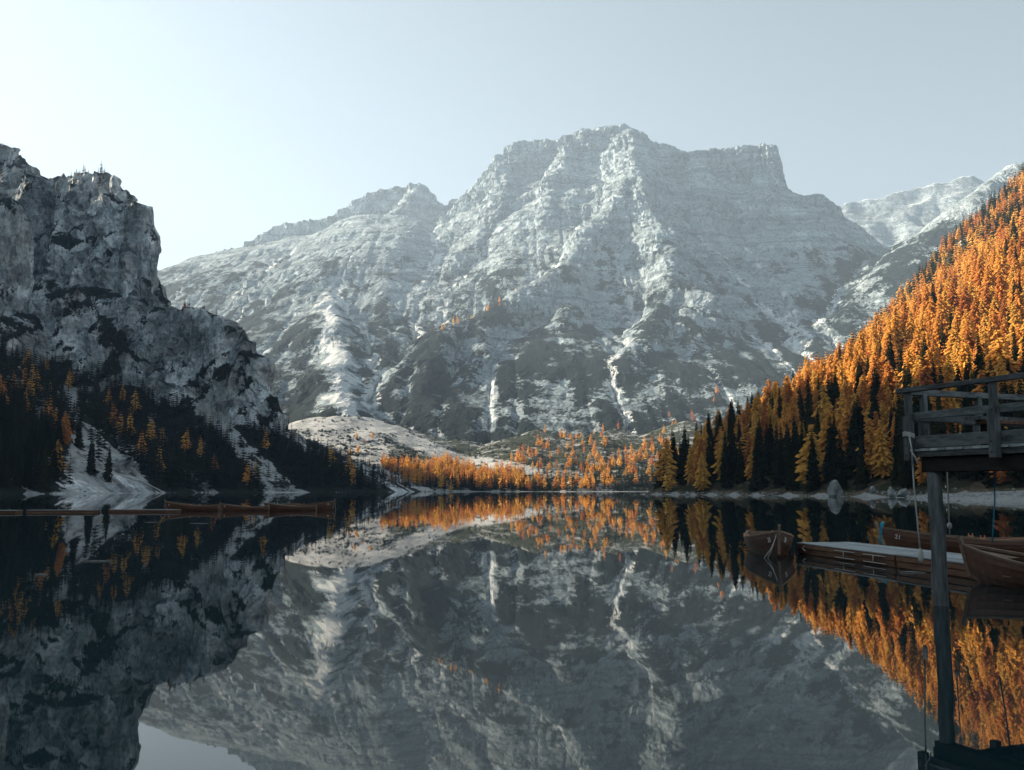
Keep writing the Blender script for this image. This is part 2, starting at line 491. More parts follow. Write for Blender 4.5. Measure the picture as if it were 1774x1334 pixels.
base_m = np.interp(gm.Y, [1330, 1450, 1560, 1700, 2200, 2500, 2800, 3050, 3500], [-10, 55, 118, 185, 430, 650, 850, 985, 700])
base_m = np.where(gm.Y > 1700, 185 + (base_m - 185) * crest_k[None, :], base_m)
wx = 22 * fbm(gm.X / 160, gm.Y / 160, 1.5, 3); wy = 22 * fbm(gm.X / 160, gm.Y / 160, 8.5, 3)
Zm = ridge_height(gm.X + wx, gm.Y + wy, ridges_m, base_m)
Zm += 16 * fbm(gm.X / 220, gm.Y / 220, 3.0, 4) * sstep(1400, 1700, gm.Y)
Z0 = Zm.copy()
Zm, Am = erode(Zm, 9.0, 9, 1.5, 6.0)
# put the skyline back where it was
Zm = np.where(Z0 - Zm > 0, Zm + (Z0 - Zm) * 0.9 * sstep(2700, 2900, gm.Y), Zm)
flow_m = np.log(blur(Am, 1))
gm2 = Grid(-1560, 1760, 1330, 3480, 4.5)
Zm2 = gm.sample(Zm, gm2.X, gm2.Y)
Zm2 = blur(Zm2, 1)
def disp_m(P, N):
    x, y, z = P[..., 0], P[..., 1], P[..., 2]
    steep = sstep(0.88, 0.50, N[..., 2])
    wv = fbm(x / 210, y / 210, z / 210, 3)
    d = 9 * ridged(x / 85 + 0.7 * wv, y / 520, z / 300, 5, 0.6) - 6            # ribs and flutes down the fall line
    d += 4.5 * ridged(x / 21 + 0.5 * wv, y / 120, z / 75, 3, 0.6) - 3
    d += 8 * facets(x + 20 * wv, y, z + 0.1 * x, 62, 62, 46, 1)
    d += 5 * facets(x, y, z + 0.1 * x, 24, 24, 15, 2)
    zz = (z + 0.10 * x + 22 * wv) / 27.0
    d += 8.0 * ((zz % 1.0) ** 1.6 - 0.4) * steep * sstep(300, 560, z)              # bedding steps
    zz = (z + 0.10 * x + 10 * wv) / 9.5
    d += 3.4 * ((zz % 1.0) - 0.5) * steep
    d = d * (0.22 + 0.78 * steep)
    return N * d[..., None]
def attr_m(P, N):
    x, y, z = P[..., 0], P[..., 1], P[..., 2]
    nz = blur(N[..., 2], 2)
    fl = gm.sample(flow_m, x + 14 * fbm(x / 30, y / 30, 0, 2), y) + 1.1 * fbm(x / 22, y / 60, 4, 3)
    big = fbm(x / 75, y / 190, z / 120, 3)
    veg = 0.58 + 0.70 * big + 1.0 * (nz - 0.60) - 0.0011 * np.clip(z - 250, -150, 2000) - 0.16 * np.clip(fl - 2.2, 0, 3)
    veg -= 2.0 * sstep(620, 820, z)
    veg += 0.5 * sstep(1150, 1400, x + 0.2 * y) * sstep(900, 500, z)
    cx_ = np.interp(y, [1500, 1560, 1750, 2050, 2350], [p[0] for p in P3([(604,710,1500),(600,694,1560),(588,640,1750),(574,560,2050),(570,500,2350)])])
    chute = 0.8 * sstep(46, 8, np.abs(x - cx_ + 30 * fbm(x / 50, y / 50, 2, 3))) * sstep(2450, 2250, y) * sstep(1400, 1500, y)
    veg = veg - 1.5 * chute
    scree = 1.4 * chute - 0.48 + 0.34 * np.clip(fl - 2.6, 0, 3) + 0.5 * (nz - 0.6) + 0.2 * big - 0.3 * sstep(700, 1000, z)
    return {'veg': np.clip(veg, -1, 1.2), 'scree': np.clip(scree, -1, 1.2)}
sheet('mountain', gm2, Zm2, 560, M['mountain'], attr_m, disp_m, label='great pale limestone massif rising beyond the head of the lake', smooth=False)

# distant ridge on the right
gd = Grid(900, 2700, 3900, 4500, 12.0)
Zd = ridge_height(gd.X, gd.Y, [(P3([(1380,380,4200),(1455,360,4200),(1500,352,4200),(1560,338,4200),(1600,329,4200),(1640,317,4200),(1665,309,4200),(1690,314,4200),(1760,330,4200),(1900,330,4200)]), [(0,0),(30,35),(200,190),(700,640)])], np.full(gd.X.shape, 600.0))
Zd += 22 * ridged(gd.X / 190, gd.Y / 190, 4.0, 4) - 14
def zero_attr(P, N): return {'veg': np.full(P.shape[:2], -1.0), 'scree': np.clip(N[..., 2] - 0.4, 0, 1)}
sheet('distant_ridge', gd, Zd, 90, M['mountain'], zero_attr, label='far sunlit bare ridge behind the right hillside')

# ------------------------------------------------------------------ valley head: gravel fan
gv = Grid(-560, 620, 900, 1760, 5.0)
cone = lambda ax, ay, az, k: az - k * np.hypot(gv.X - ax, gv.Y - ay) + 0.00017 * np.hypot(gv.X - ax, gv.Y - ay) ** 2
apx = [at(600, 703, 1560), at(930, 745, 1480), at(1062, 742, 1450), at(1190, 730, 1450), at(800, 760, 1480)]
Zv = np.full(gv.X.shape, -8.0)
for a_, k_ in zip(apx, (0.375, 0.33, 0.33, 0.33, 0.36)):
    Zv = np.maximum(Zv, cone(a_[0], a_[1], a_[2], k_))
sh = 1085 + 14 * fbm(gv.x / 60, 2.2, 0, 3) + np.interp(gv.x, [-560, -120, -90, 150, 620], [-60, -60, 0, 0, 60])
dsh = gv.Y - sh[None, :]
Zv = np.where(dsh > 0, np.maximum(Zv, 0.03 * np.minimum(dsh, 60) + 0.02 * dsh), Zv)
Zv = np.minimum(Zv, 0.03 * dsh + 0.4 * np.clip(dsh - 12, 0, 1e9))
Zv = np.maximum(Zv, np.where(dsh < 0, 0.12 * dsh, -8))
Zv = np.maximum(Zv, -8)
Zv += np.where(dsh > 15, 1.2 * ridged(gv.X / 26, gv.Y / 60, 0, 4) + 1.8 * fbm(gv.X / 40, gv.Y / 40, 0, 4) + 3 * fbm(gv.X / 150, gv.Y / 150, 5, 2), 0.25 * fbm(gv.X / 12, gv.Y / 12, 0, 2))
def attr_v(P, N):
    x, y, z = P[..., 0], P[..., 1], P[..., 2]
    px, py = project(x, y, z)
    b = fbm(x / 60, y / 60, 2, 4)
    # forest floor and dwarf pine to the right of the fan's main tongue
    e = (x - np.interp(y, [1080, 1180, 1280, 1400, 1560], [-88, -140, -200, -200, -270]))
    tongue = np.abs((x - np.interp(y, [1080, 1230, 1330, 1450, 1560], [60, 10, -70, -170, -265])))
    veg = 0.25 + 0.6 * b + 0.5 * sstep(0, 60, e) - 1.1 * sstep(48, 22, tongue) * sstep(1200, 1260, y)
    veg -= 0.45 * sstep(40, 0, e)
    veg -= 0.9 * sstep(16, 6, y - np.interp(x, gv.x, sh))
    veg += 0.7 * sstep(1420, 1500, y) * sstep(-330, -380, x)
    return {'veg': np.clip(veg, -1, 1.2), 'scree': np.full(x.shape, 0.5) + 0.4 * b}
sheet('valley_floor', gv, Zv, 190, M['valley'], attr_v, label='pale gravel fan and forest floor at the head of the lake')

# ------------------------------------------------------------------ left cliffs
gl = Grid(-1000, -20, 420, 1330, 2.0)
prof_t = [(0,0),(5,12),(14,75),(26,125),(60,150),(74,215),(110,245),(330,345),(900,640)]
prof_b = [(0,0),(6,10),(14,60),(28,98),(52,112),(110,140),(330,250),(900,560)]
prof_p = [(0,0),(10,20),(60,120),(160,220),(400,400),(1000,800)]
prof_o = [(0,0),(25,90),(50,190),(90,250),(300,360),(900,700)]
ridges_l = [
 (P3([(40,312,1090),(80,306,1070),(120,300,1050),(150,297,1030),(186,295,1010),(206,306,1000),(226,330,992),(246,354,985)]), prof_t),
 (P3([(20,335,960),(-60,330,900)]), prof_t),
 (P3([(246,480,940),(275,545,930),(310,536,920),(350,537,905),(400,552,895),(428,580,885),(450,618,880),(464,665,872),(480,705,868),(492,758,862)]), prof_b),
 (P3([(492,758,862),(530,788,890),(600,814,950),(680,838,1020),(742,850,1080)]), [(0,0),(20,9),(400,220)]),
 (P3([(-200,160,1240),(-60,215,1200),(0,248,1180),(30,262,1160),(66,304,1140),(100,340,1120)]), prof_p),
 ([(-640, 300, 404), (-612, 600, 406), (-612, 850, 402), (-640, 1000, 405), (-700, 1100, 430)], prof_o),
]
wl = 9 * fbm(gl.X / 55, gl.Y / 55, 1.1, 3); wl2 = 9 * fbm(gl.X / 55, gl.Y / 55, 6.1, 3)
Zl = ridge_height(gl.X + wl, gl.Y + wl2, ridges_l, np.full(gl.X.shape, -9.0))
Zl += 5 * fbm(gl.X / 60, gl.Y / 60, 2.0, 4) * sstep(2, 40, Zl)
# the scree apron by the water
ap = at(205, 800, 760)
Zl = np.maximum(Zl, 26 - 0.42 * np.hypot(gl.X - ap[0], (gl.Y - ap[1])))
Zc, Al = erode(Zl, 2.0, 5, 0.8, 1.4)
Zl = np.where(Zl > 12, Zc, Zl)
flow_l = np.log(blur(Al, 2))
def disp_l(P, N):
    x, y, z = P[..., 0], P[..., 1], P[..., 2]
    steep = sstep(0.85, 0.45, N[..., 2])
    wv = fbm(x / 90, y / 90, z / 90, 3)
    d = 6.5 * ridged(x / 36 + 0.7 * wv, y / 60, z / 150, 5, 0.55) - 4
    d += 13 * facets(x + 0.35 * z + 10 * wv, y, z - 0.4 * x, 34, 34, 46, 3)
    d += 5.5 * facets(x + 0.2 * z, y, z - 0.3 * x, 12, 12, 15, 4)
    d += 1.6 * fbm(x / 8, y / 8, z / 11, 3, 0.6)
    zz = (z - 0.42 * x + 16 * wv) / 21.0
    d += 3.0 * ((zz % 1.0) ** 1.5 - 0.4)
    d = d * (0.10 + 0.90 * steep) * sstep(0, 20, z)
    return N * d[..., None]
def chute_l(x, y, z):
    a = sstep(1.15, 0.75, np.abs(x + 0.413 * y + 0.55 * z) / np.clip(34 - 0.6 * z, 6, 34)) * sstep(110, 85, z)
    b = sstep(1.15, 0.75, np.abs(x + 0.2345 * y + 1.0 * z) / np.clip(17 - 0.12 * z, 6, 17)) * sstep(95, 70, z)
    return np.maximum(a, b)
def attr_l(P, N):
    x, y, z = P[..., 0], P[..., 1], P[..., 2]
    nz = blur(N[..., 2], 1)
    b = fbm(x / 42, y / 42, z / 42, 3)
    fl = gl.sample(flow_l, x, y)
    veg = 0.46 + 0.22 * sstep(200, 120, z) + 0.8 * b + 1.5 * (nz - 0.45) + 0.25 * sstep(90, 20, z)
    gul = np.clip(fl - 4.2, 0, 3)
    scree = -0.4 + 0.5 * gul + 0.2 * b
    veg -= 0.45 * gul
    scree -= 1.0 * sstep(16, 6, z)
    apron = chute_l(x + 6 * b, y, z)
    veg -= 1.4 * apron; scree += 1.3 * apron
    low = sstep(1.0, 0.3, z); veg -= 0.7 * low; scree += 0.9 * low
    e = sstep(-330, -250, x) * sstep(840, 900, y)
    veg -= 0.9 * e * sstep(0.1, -0.2, b); scree += 0.9 * e
    return {'veg': np.clip(veg, -1, 1.2), 'scree': np.clip(scree, -1, 1.2)}
sheet('cliff', gl, Zl, 520, M['cliff'], attr_l, disp_l, label='sheer shaded rock tower and buttress above the left shore', smooth=False)

# the same range goes on beside the lake, left of the view (it keeps the morning sun off the water)
gr_ = Grid(-1150, -330, -500, 560, 12.0)
Zr = ridge_height(gr_.X, gr_.Y, [([(-660, -500, 420), (-650, -100, 390), (-640, 150, 405), (-640, 300, 415), (-625, 470, 420)], prof_o)], np.full(gr_.X.shape, -9.0))
Zr += 12 * ridged(gr_.X / 120, gr_.Y / 120, 3.0, 4) * sstep(5, 60, Zr) - 8
sheet('side_ridge', gr_, Zr, 120, M['cliff'], lambda P, N: {'veg': np.clip(1.5 * (N[..., 2] - 0.4) + 0.3, -1, 1), 'scree': np.zeros(P.shape[:2])}, label='wooded rock ridge along the left shore outside the view')

# ------------------------------------------------------------------ right hillside
gh = Grid(30, 760, 90, 1250, 5.0)
ys_ = [90, 130, 160, 198, 235, 270, 350, 400, 450, 500, 1300]
Xs = np.interp(gh.y, ys_, [100, 92, 86, 82, 100, 107, 92, 78, 61, 66, 70]) + 2.5 * fbm(gh.y / 25, 3.3, 0, 3)
bw = np.interp(gh.y, [90, 205, 245, 300, 1300], [28, 28, 5, 1.2, 1.2])
dX = gh.X - Xs[:, None]
dh = np.clip(dX - bw[:, None], 0, None)
Zh = np.where(dX < 0, 0.16 * dX, np.minimum(dX, bw[:, None]) * np.where(gh.Y < 240, 0.06, 0.22)) + 0.45 * dh + 0.0006 * dh ** 2
Yc = np.clip(450 + 1.25 * (gh.X - 60), 455, 905)
back = np.clip(gh.Y - Yc, 0, None)
Zh = np.where(back > 0, np.minimum(Zh, 0.45 * np.clip(gh.X - 65, 0, 1e9) + 0.0006 * np.clip(gh.X - 65, 0, 1e9) ** 2) - 0.55 * back - 0.0006 * back ** 2, Zh)
Zh = np.maximum(Zh, -9)
Zh += np.where(dX > bw[:, None] + 5, 5 * fbm(gh.X / 70, gh.Y / 70, 0, 4) * sstep(0, 60, dh), 0.12 * fbm(gh.X / 9, gh.Y / 9, 0, 2))
def attr_h(P, N):
    x, y, z = P[..., 0], P[..., 1], P[..., 2]
    b = fbm(x / 40, y / 40, 0, 4)
    xs = np.interp(y, gh.y, Xs); w = np.interp(y, gh.y, bw)
    beach = sstep(w + 0.6, w - 0.8, x - xs)
    rocky = sstep(170, 240, z) * sstep(0.0, 0.35, b)
    return {'veg': np.clip(0.55 + 0.6 * b - 2 * beach - 1.0 * rocky, -1, 1.2), 'scree': np.clip(-0.4 + 2 * beach + 1.3 * rocky + 0.3 * b, -1, 1.2)}
sheet('hillside', gh, Zh, 300, M['hill'], attr_h, label='steep forested hillside on the right shore with a pale beach')


# ------------------------------------------------------------------ trees
def tree_geo(kind, rnd, fine=True):
    """unit-height tree: returns crown verts/tris and trunk verts/tris"""
    cv, cf = [], []
    def tri(*p):
        n = len(cv); cv.extend(p); cf.append((n, n + 1, n + 2))
    if kind == 'spruce':
        R0 = rnd.uniform(0.125, 0.175)
        lv = 30 if fine else 11
        for k in range(lv):
            t = 0.09 + 0.90 * (k / (lv - 1)) ** 0.95
            r = R0 * (1.02 - t) ** 0.8 * rnd.uniform(0.75, 1.2) + 0.006
            nb = (8 if t < 0.7 else 6) if fine else 5
            a0 = rnd.uniform(0, 6.28)
            for j in range(nb):
                a = a0 + 6.283 * j / nb + rnd.uniform(-0.3, 0.3)
                L = r * rnd.uniform(0.65, 1.2)
                w = L * (0.34 if fine else 0.62)
                dr = L * rnd.uniform(0.25, 0.6)
                c, s = math.cos(a), math.sin(a)
                def p(x, y, z): return (x * c - y * s, x * s + y * c, t + z)
                b = p(0, 0, 0.012); tip = p(L, 0, -dr); m = p(L * 0.5, 0, -dr * 0.25 + 0.012)
                l_ = p(L * 0.55, w, -dr * 0.75); r_ = p(L * 0.55, -w, -dr * 0.75)
                if fine:
                    tri(b, l_, m); tri(b, m, r_); tri(l_, tip, m); tri(m, tip, r_)
                    if rnd.random() < 0.6: tri(m, tip, p(L * 0.6, 0, -dr - L * 0.35))
                else:
                    tri(b, l_, tip); tri(b, tip, r_)
    else:
        R0 = rnd.uniform(0.15, 0.22)
        lv = 26 if fine else 11
        for k in range(lv):
            t = 0.13 + 0.85 * (k / (lv - 1))
            prof = min(1.0, (1.03 - t) * 1.45) ** 0.85 * min(1.0, 0.55 + 1.6 * (t - 0.1))
            r = R0 * prof + 0.008
            nb = (7 if t < 0.8 else 5) if fine else 5
            a0 = rnd.uniform(0, 6.28)
            for j in range(nb):
                if rnd.random() < 0.12: continue
                a = a0 + 6.283 * j / nb + rnd.uniform(-0.4, 0.4)
                L = r * rnd.uniform(0.6, 1.25)
                sl = rnd.uniform(-0.25, 0.25)
                c, s = math.cos(a), math.sin(a)
                nc = 7 if fine else 1
                for q in range(nc):
                    f = (q + 0.8) / nc if fine else 0.62
                    sz = (0.013 + 0.125 * L) * rnd.uniform(0.6, 1.4) if fine else L * 0.55
                    x0 = L * f; z0 = t + sl * x0 - 0.4 * x0 * f + rnd.uniform(-0.006, 0.006)
                    def p(dx, dy, dz):
                        X_ = x0 + dx; return (X_ * c - dy * s, X_ * s + dy * c, z0 + dz)
                    e = rnd.uniform(-0.5, 0.5) * sz
                    top = p(0, e * 0.4, sz * 0.55)
                    A_, B_, C_, D_ = p(-sz, e, -sz * 0.2), p(0.1 * sz, sz * 0.9, -sz * 0.45), p(sz, -e, -sz * 0.35), p(-0.1 * sz, -sz * 0.9, -sz * 0.45)
                    tri(A_, B_, top); tri(B_, C_, top); tri(C_, D_, top)
                    if fine: tri(D_, A_, top)
    tv, tf = [], []
    nb = 6 if fine else 4
    tr = 0.0105 if kind == 'spruce' else 0.012
    for i in range(nb):
        a = 6.283 * i / nb
        tv.append((math.cos(a) * tr, math.sin(a) * tr, -0.04))
    for i in range(nb):
        a = 6.283 * i / nb
        tv.append((math.cos(a) * tr * 0.55, math.sin(a) * tr * 0.55, 0.55))
    tv.append((0, 0, 0.97))
    for i in range(nb):
        j = (i + 1) % nb
        tf += [(i, j, nb + j), (i, nb + j, nb + i), (nb + i, nb + j, 2 * nb)]
    return np.array(cv), np.array(cf), np.array(tv), np.array(tf)

NVAR = 6
TG = {}
for kd in ('spruce', 'larch'):
    for v_ in range(NVAR):
        rr = random.Random(100 + v_ * 7 + len(kd))
        g_ = tree_geo(kd, rr, True)
        crown = mesh_arrays(kd + '_crown', g_[0], g_[1], None, (M[kd + '0'],), False, True)
        trunk = mesh_arrays(kd + '_trunk', g_[2], g_[3], None, (M['bark'],), True, True)
        whole = mesh_arrays(kd + '_whole', np.vstack([g_[0], g_[2]]), np.vstack([g_[1], g_[3] + len(g_[0])]), None, (M[kd + '0'], M['bark']), False, True)
        whole.polygons.foreach_set('material_index', np.array([0] * len(g_[1]) + [1] * len(g_[3]), np.int32))
        TG[kd, v_] = (crown, trunk, whole, tree_geo(kd, rr, False))

trees = []      # kind, x, y, z, height, zone
def plant(kind, x, y, z, h, zone): trees.append((kind, float(x), float(y), float(z), float(h), zone))

# right hillside
sp = 7.0
for yy in np.arange(120, 1010, sp):
    for xx in np.arange(45, 756, sp):
        x, y = xx + random.uniform(-2.6, 2.6), yy + random.uniform(-2.6, 2.6)
        px, _ = project(x, y, 0)
        if px < 1085 or px > 2600: continue
        xs = np.interp(y, gh.y, Xs); w = np.interp(y, gh.y, bw)
        if x < xs + w + 1.5: continue
        if y > np.clip(450 + 1.25 * (x - 60), 455, 905) + 45: continue
        z = float(gh.sample(Zh, x, y))
        if z < 0.4: continue
        crest_d = np.clip(450 + 1.25 * (x - 60), 455, 905) - y
        nz_ = float(noise(x / 45, y / 45, 3.0))
        if z > 165 + 70 * nz_ or (crest_d < 62 + 40 * nz_ and z > 72):
            if nz_ > 0.28 and z > 170: continue
            kind = 'larch' if random.random() < 0.16 else 'spruce'; h = random.uniform(13, 20); zone = 'crest'
        elif z < 34:
            kind = 'larch' if random.random() < (0.20 if z < 14 else 0.5) else 'spruce'; h = random.uniform(14, 26); zone = 'shore'
        else:
            kind = 'larch' if random.random() < 0.80 - 0.9 * max(0, nz_ - 0.15) else 'spruce'; h = random.triangular(9, 25, 18); zone = 'slope' if z > 30 else 'shore'
        if random.random() < 0.07: h *= 0.6
        plant(kind, x, y, z - 0.5, h, zone)
# valley head
for yy in np.arange(1088, 1400, 6.5):
    for xx in np.arange(-240, 330, 6.5):
        x, y = xx + random.uniform(-3, 3), yy + random.uniform(-3, 3)
        px, _ = project(x, y, 0)
        if px > 1190: continue
        s0 = float(np.interp(x, gv.x, sh))
        if y < s0 + 9: continue
        e = x - np.interp(y, [1080, 1180, 1280, 1400, 1560], [-88, -140, -200, -200, -270])
        tongue = abs(x - np.interp(y, [1080, 1230, 1330, 1450, 1560], [60, 10, -70, -170, -265]))
        nz_ = float(noise(x / 38, y / 38, 7.0))
        d = y - s0
        if e < 0:
            if random.random() > 0.07 + 0.25 * nz_: continue
            kind, h = ('larch' if random.random() < 0.25 else 'spruce'), random.uniform(7, 14)
        elif y > 1225 and tongue < 36: continue
        elif x < 15:
            dens = 0.85 if d < 215 else 0.0
            if random.random() > dens: continue
            kind = 'spruce' if (d < 75 and random.random() < 0.8) or random.random() < 0.25 else 'larch'; h = random.uniform(13, 22)
        else:
            if random.random() > (0.75 if d < 60 else 0.42 - 0.0012 * d + 0.5 * nz_): continue
            kind = 'larch' if random.random() < (0.22 if d < 60 else 0.5) else 'spruce'; h = random.uniform(10, 20)
        plant(kind, x, y, float(gv.sample(Zv, x, y)) - 0.5, h, 'valley')
# left slopes
gy_, gx_ = np.gradient(Zl, 2.0)
slope_l = blur(np.hypot(gx_, gy_), 3)
for yy in np.arange(440, 1080, 5.2):
    for xx in np.arange(-640, -60, 5.2):
        x, y = xx + random.uniform(-2.8, 2.8), yy + random.uniform(-2.8, 2.8)
        z = float(gl.sample(Zl, x, y)); sl = float(gl.sample(slope_l, x, y))
        px, py = project(x, y, z)
        if z < 2.5 or z > 150 or px < -60: continue
        if sl > 1.05: continue
        if float(chute_l(np.array(x), np.array(y), np.array(z))) > 0.3 and random.random() < 0.94: continue
        nz_ = float(noise(x / 40, y / 40, 11.0))
        scree_side = y > 850 and x > -300
        dens = (0.22 if scree_side else 1.0) - 0.004 * z + 0.35 * nz_ - 0.25 * max(0, sl - 0.7)
        if random.random() > dens: continue
        kind = 'larch' if random.random() < (0.02 if scree_side else 0.03) else 'spruce'
        plant(kind, x, y, z - 0.6, random.uniform(9, 16) if scree_side else random.uniform(14, 25), 'left')
# cliff tops
for px0, px1, n, Y0, Y1, hh, zone, ob in ((92, 165, 9, 1062, 1022, 17, 'tower', 0.0), (270, 405, 20, 932, 895, 11, 'buttress', 0.2), (0, 70, 5, 1180, 1140, 8, 'peak', 0.0), (60, 240, 18, 1060, 1000, 8, 'tower', 0.0)):
    for k in range(n):
        f = random.random()
        cand = Y0 + (Y1 - Y0) * f + np.arange(-70, 60, 4.0)
        xc_ = (px0 + (px1 - px0) * f - CX) / FPX
        el_ = (gl.sample(Zl, xc_ * cand, cand) - CAM_H) / cand
        Y = float(cand[int(np.argmax(el_))]) - random.uniform(0, 10)
        x = xc_ * Y
        plant('larch' if random.random() < ob else 'spruce', x, Y, float(gl.sample(Zl, x, Y)) + 1.0, hh * random.uniform(0.7, 1.35), zone)
# mountain ledges
for a_, b_, n, lar, spread in (((760, 556, 1925), (905, 497, 2150), 26, 0.75, 18), ((960, 735, 1470), (1040, 745, 1470), 22, 0.6, 35), ((600, 640, 1950), (690, 640, 1950), 60, 0.0, 90), ((480, 660, 1800), (530, 660, 1800), 30, 0.0, 60), ((1290, 690, 1600), (1130, 770, 1480), 40, 0.2, 60)):
    A3, B3 = np.array(at(*a_)), np.array(at(*b_))
    for k in range(n):
        p = A3 + (B3 - A3) * random.random()
        x, y = p[0] + random.gauss(0, spread * 0.5), p[1] + random.gauss(0, spread)
        zz = max(float(gm.sample(Zm, x, y)), float(gv.sample(Zv, x, y)) if y < 1750 else -99)
        plant('larch' if random.random() < lar else 'spruce', x, y, zz - 0.6, random.uniform(11, 19), 'mountain')

ZONES = {
 'shore': ('growing in the shaded forest edge along the right shore', 'trees along the right shore'),
 'slope': ('standing on the sunlit slope of the right hillside', 'trees on the sunlit hillside'),
 'crest': ('on the rocky upper part of the right hillside', 'trees high on the right hillside'),
 'valley': ('in the sunlit wood at the head of the lake', 'trees at the head of the lake'),
 'left': ('on the shaded slope at the foot of the left cliffs', 'trees below the left cliffs'),
 'tower': ('on top of the tall left rock tower', 'trees on the rock tower'),
 'buttress': ('on top of the lower rock buttress at left', 'trees on the rock buttress'),
 'peak': ('on the bare peak at the left edge', 'trees on the left peak'),
 'mountain': ('clinging to a ledge of the great mountain', 'trees on the mountain ledges'),
}
LOOK = {('larch', 1): 'orange autumn larch', ('larch', 0): 'rusty brown autumn larch', ('spruce', 0): 'dark green spruce', ('spruce', 1): 'dark green spruce'}
vis = {'larch': [], 'spruce': []}
for i, (kd, x, y, z, h, zone) in enumerate(trees):
    px, py = project(x, y, z + h / 2)
    if -15 < px < 1790 and py > 200: vis[kd].append((-h / y, i))
single = set()
for kd in vis:
    for _, i in sorted(vis[kd])[:300]: single.add(i)
for i in sorted(single):
    kd, x, y, z, h, zone = trees[i]
    crown, trunk, whole, _ = TG[kd, i % NVAR]
    px_h = FPX * h / y
    sc_ = (h * random.uniform(0.88, 1.15), h * random.uniform(0.88, 1.15), h)
    rot = (random.uniform(-0.03, 0.03), random.uniform(-0.03, 0.03), random.uniform(0, 6.28))
    nm = kd + '_tree'
    if px_h > 42:
        o = empty(nm, (x, y, z)); o.scale = sc_; o.rotation_euler = rot
        link('crown', crown, o); link('trunk', trunk, o)
    else:
        o = link(nm, whole); o.location = (x, y, z); o.scale = sc_; o.rotation_euler = rot
    lit = 1 if zone in ('slope', 'valley', 'crest', 'mountain', 'buttress') else 0
    where, grp = ZONES[zone]
    ppx = project(x, y, z)[0]
    if zone == 'shore':
        where = ('at the tip of the wooded right shore' if ppx < 1200 else 'in the shaded forest left of the big pale boulder' if ppx < 1420 else 'in shade between the pale boulder and the platform' if ppx < 1590 else 'in the shaded forest seen behind the timber platform')
    elif zone == 'slope':
        where = ('low on the sunlit right hillside' if z < 60 else 'halfway up the sunlit right hillside' if z < 115 else 'high on the sunlit right hillside') + (' above the platform' if ppx > 1590 else '')
    elif zone == 'left':
        where = 'left of the pale scree chute below the left cliffs' if ppx < 120 else 'between the two pale scree chutes below the left cliffs' if ppx < 430 else 'on the dark slope right of the scree chutes'
    size = 'tall ' if h > 24 else 'small ' if h < 15 else ''
    tag(o, size + LOOK[kd, lit] + ' ' + where, kd + ' tree', grp)
for kd in ('larch', 'spruce'):
    V, F, MI, TI = [], [], [], []
    off = 0
    for i, (k2, x, y, z, h, zone) in enumerate(trees):
        if k2 != kd or i in single: continue
        cv, cf, tv, tf = TG[kd, i % NVAR][3]
        a = random.uniform(0, 6.28); c, s = math.cos(a), math.sin(a)
        al = np.vstack([cv, tv]); w = h * random.uniform(0.88, 1.15)
        p = np.stack([(al[:, 0] * c - al[:, 1] * s) * w + x, (al[:, 0] * s + al[:, 1] * c) * w + y, al[:, 2] * h + z], 1)
        V.append(p); F.append(np.vstack([cf, tf + len(cv)]) + off); MI += [0] * len(cf) + [1] * len(tf)
        TI.append(np.full(len(al), random.random())); off += len(al)
    me = mesh_arrays(kd + '_forest', np.vstack(V), np.vstack(F), {'tint': np.concatenate(TI)}, (M[kd + '1'], M['bark']), False, True)
    me.polygons.foreach_set('material_index', np.array(MI, np.int32))
    o = link(kd + '_forest', me); o['kind'] = 'stuff'
    o['label'] = 'mass of %s trees filling the hillsides round the lake' % ('orange larch' if kd == 'larch' else 'dark spruce'); o['category'] = 'forest'
print('TREES', len(trees), len(single), {k: len(v) for k, v in vis.items()})

# dwarf pine scrub on the fan and at the mountain foot
V, F, TI = [], [], []
off = 0
for k in range(5200):
    if k % 3: x, y = random.uniform(-330, 230), random.uniform(1100, 1560)
    else: x, y = random.gauss(-190, 60), random.uniform(1120, 1420)
    nz_ = float(noise(x / 33, y / 33, 21.0))
    if random.random() > 0.35 + 1.3 * nz_: continue
    tongue = abs(x - np.interp(y, [1080, 1230, 1330, 1450, 1560], [60, 10, -70, -170, -265]))
    if tongue < 26 and random.random() < 0.85: continue
    z = float(gv.sample(Zv, x, y))
    if z < 1.0: continue
    cv, cf, _, _ = TG['larch', k % NVAR][3]
    a = random.uniform(0, 6.28); c, q_ = math.cos(a), math.sin(a); w = random.uniform(6, 15); h = random.uniform(1.4, 3.6)
    V.append(np.stack([(cv[:, 0] * c - cv[:, 1] * q_) * w + x, (cv[:, 0] * q_ + cv[:, 1] * c) * w + y, cv[:, 2] * h + z - 0.5], 1)); F.append(cf + off); off += len(cv); TI.append(np.full(len(cv), random.random()))
o = link('dwarf_pine_scrub', mesh_arrays('dwarf_pine_scrub', np.vstack(V), np.vstack(F), {'tint': np.concatenate(TI)}, (M['spruce1'],), False, True))
o['kind'] = 'stuff'; o['label'] = 'low dark dwarf pine scrub dotted over the gravel fan'; o['category'] = 'scrub'

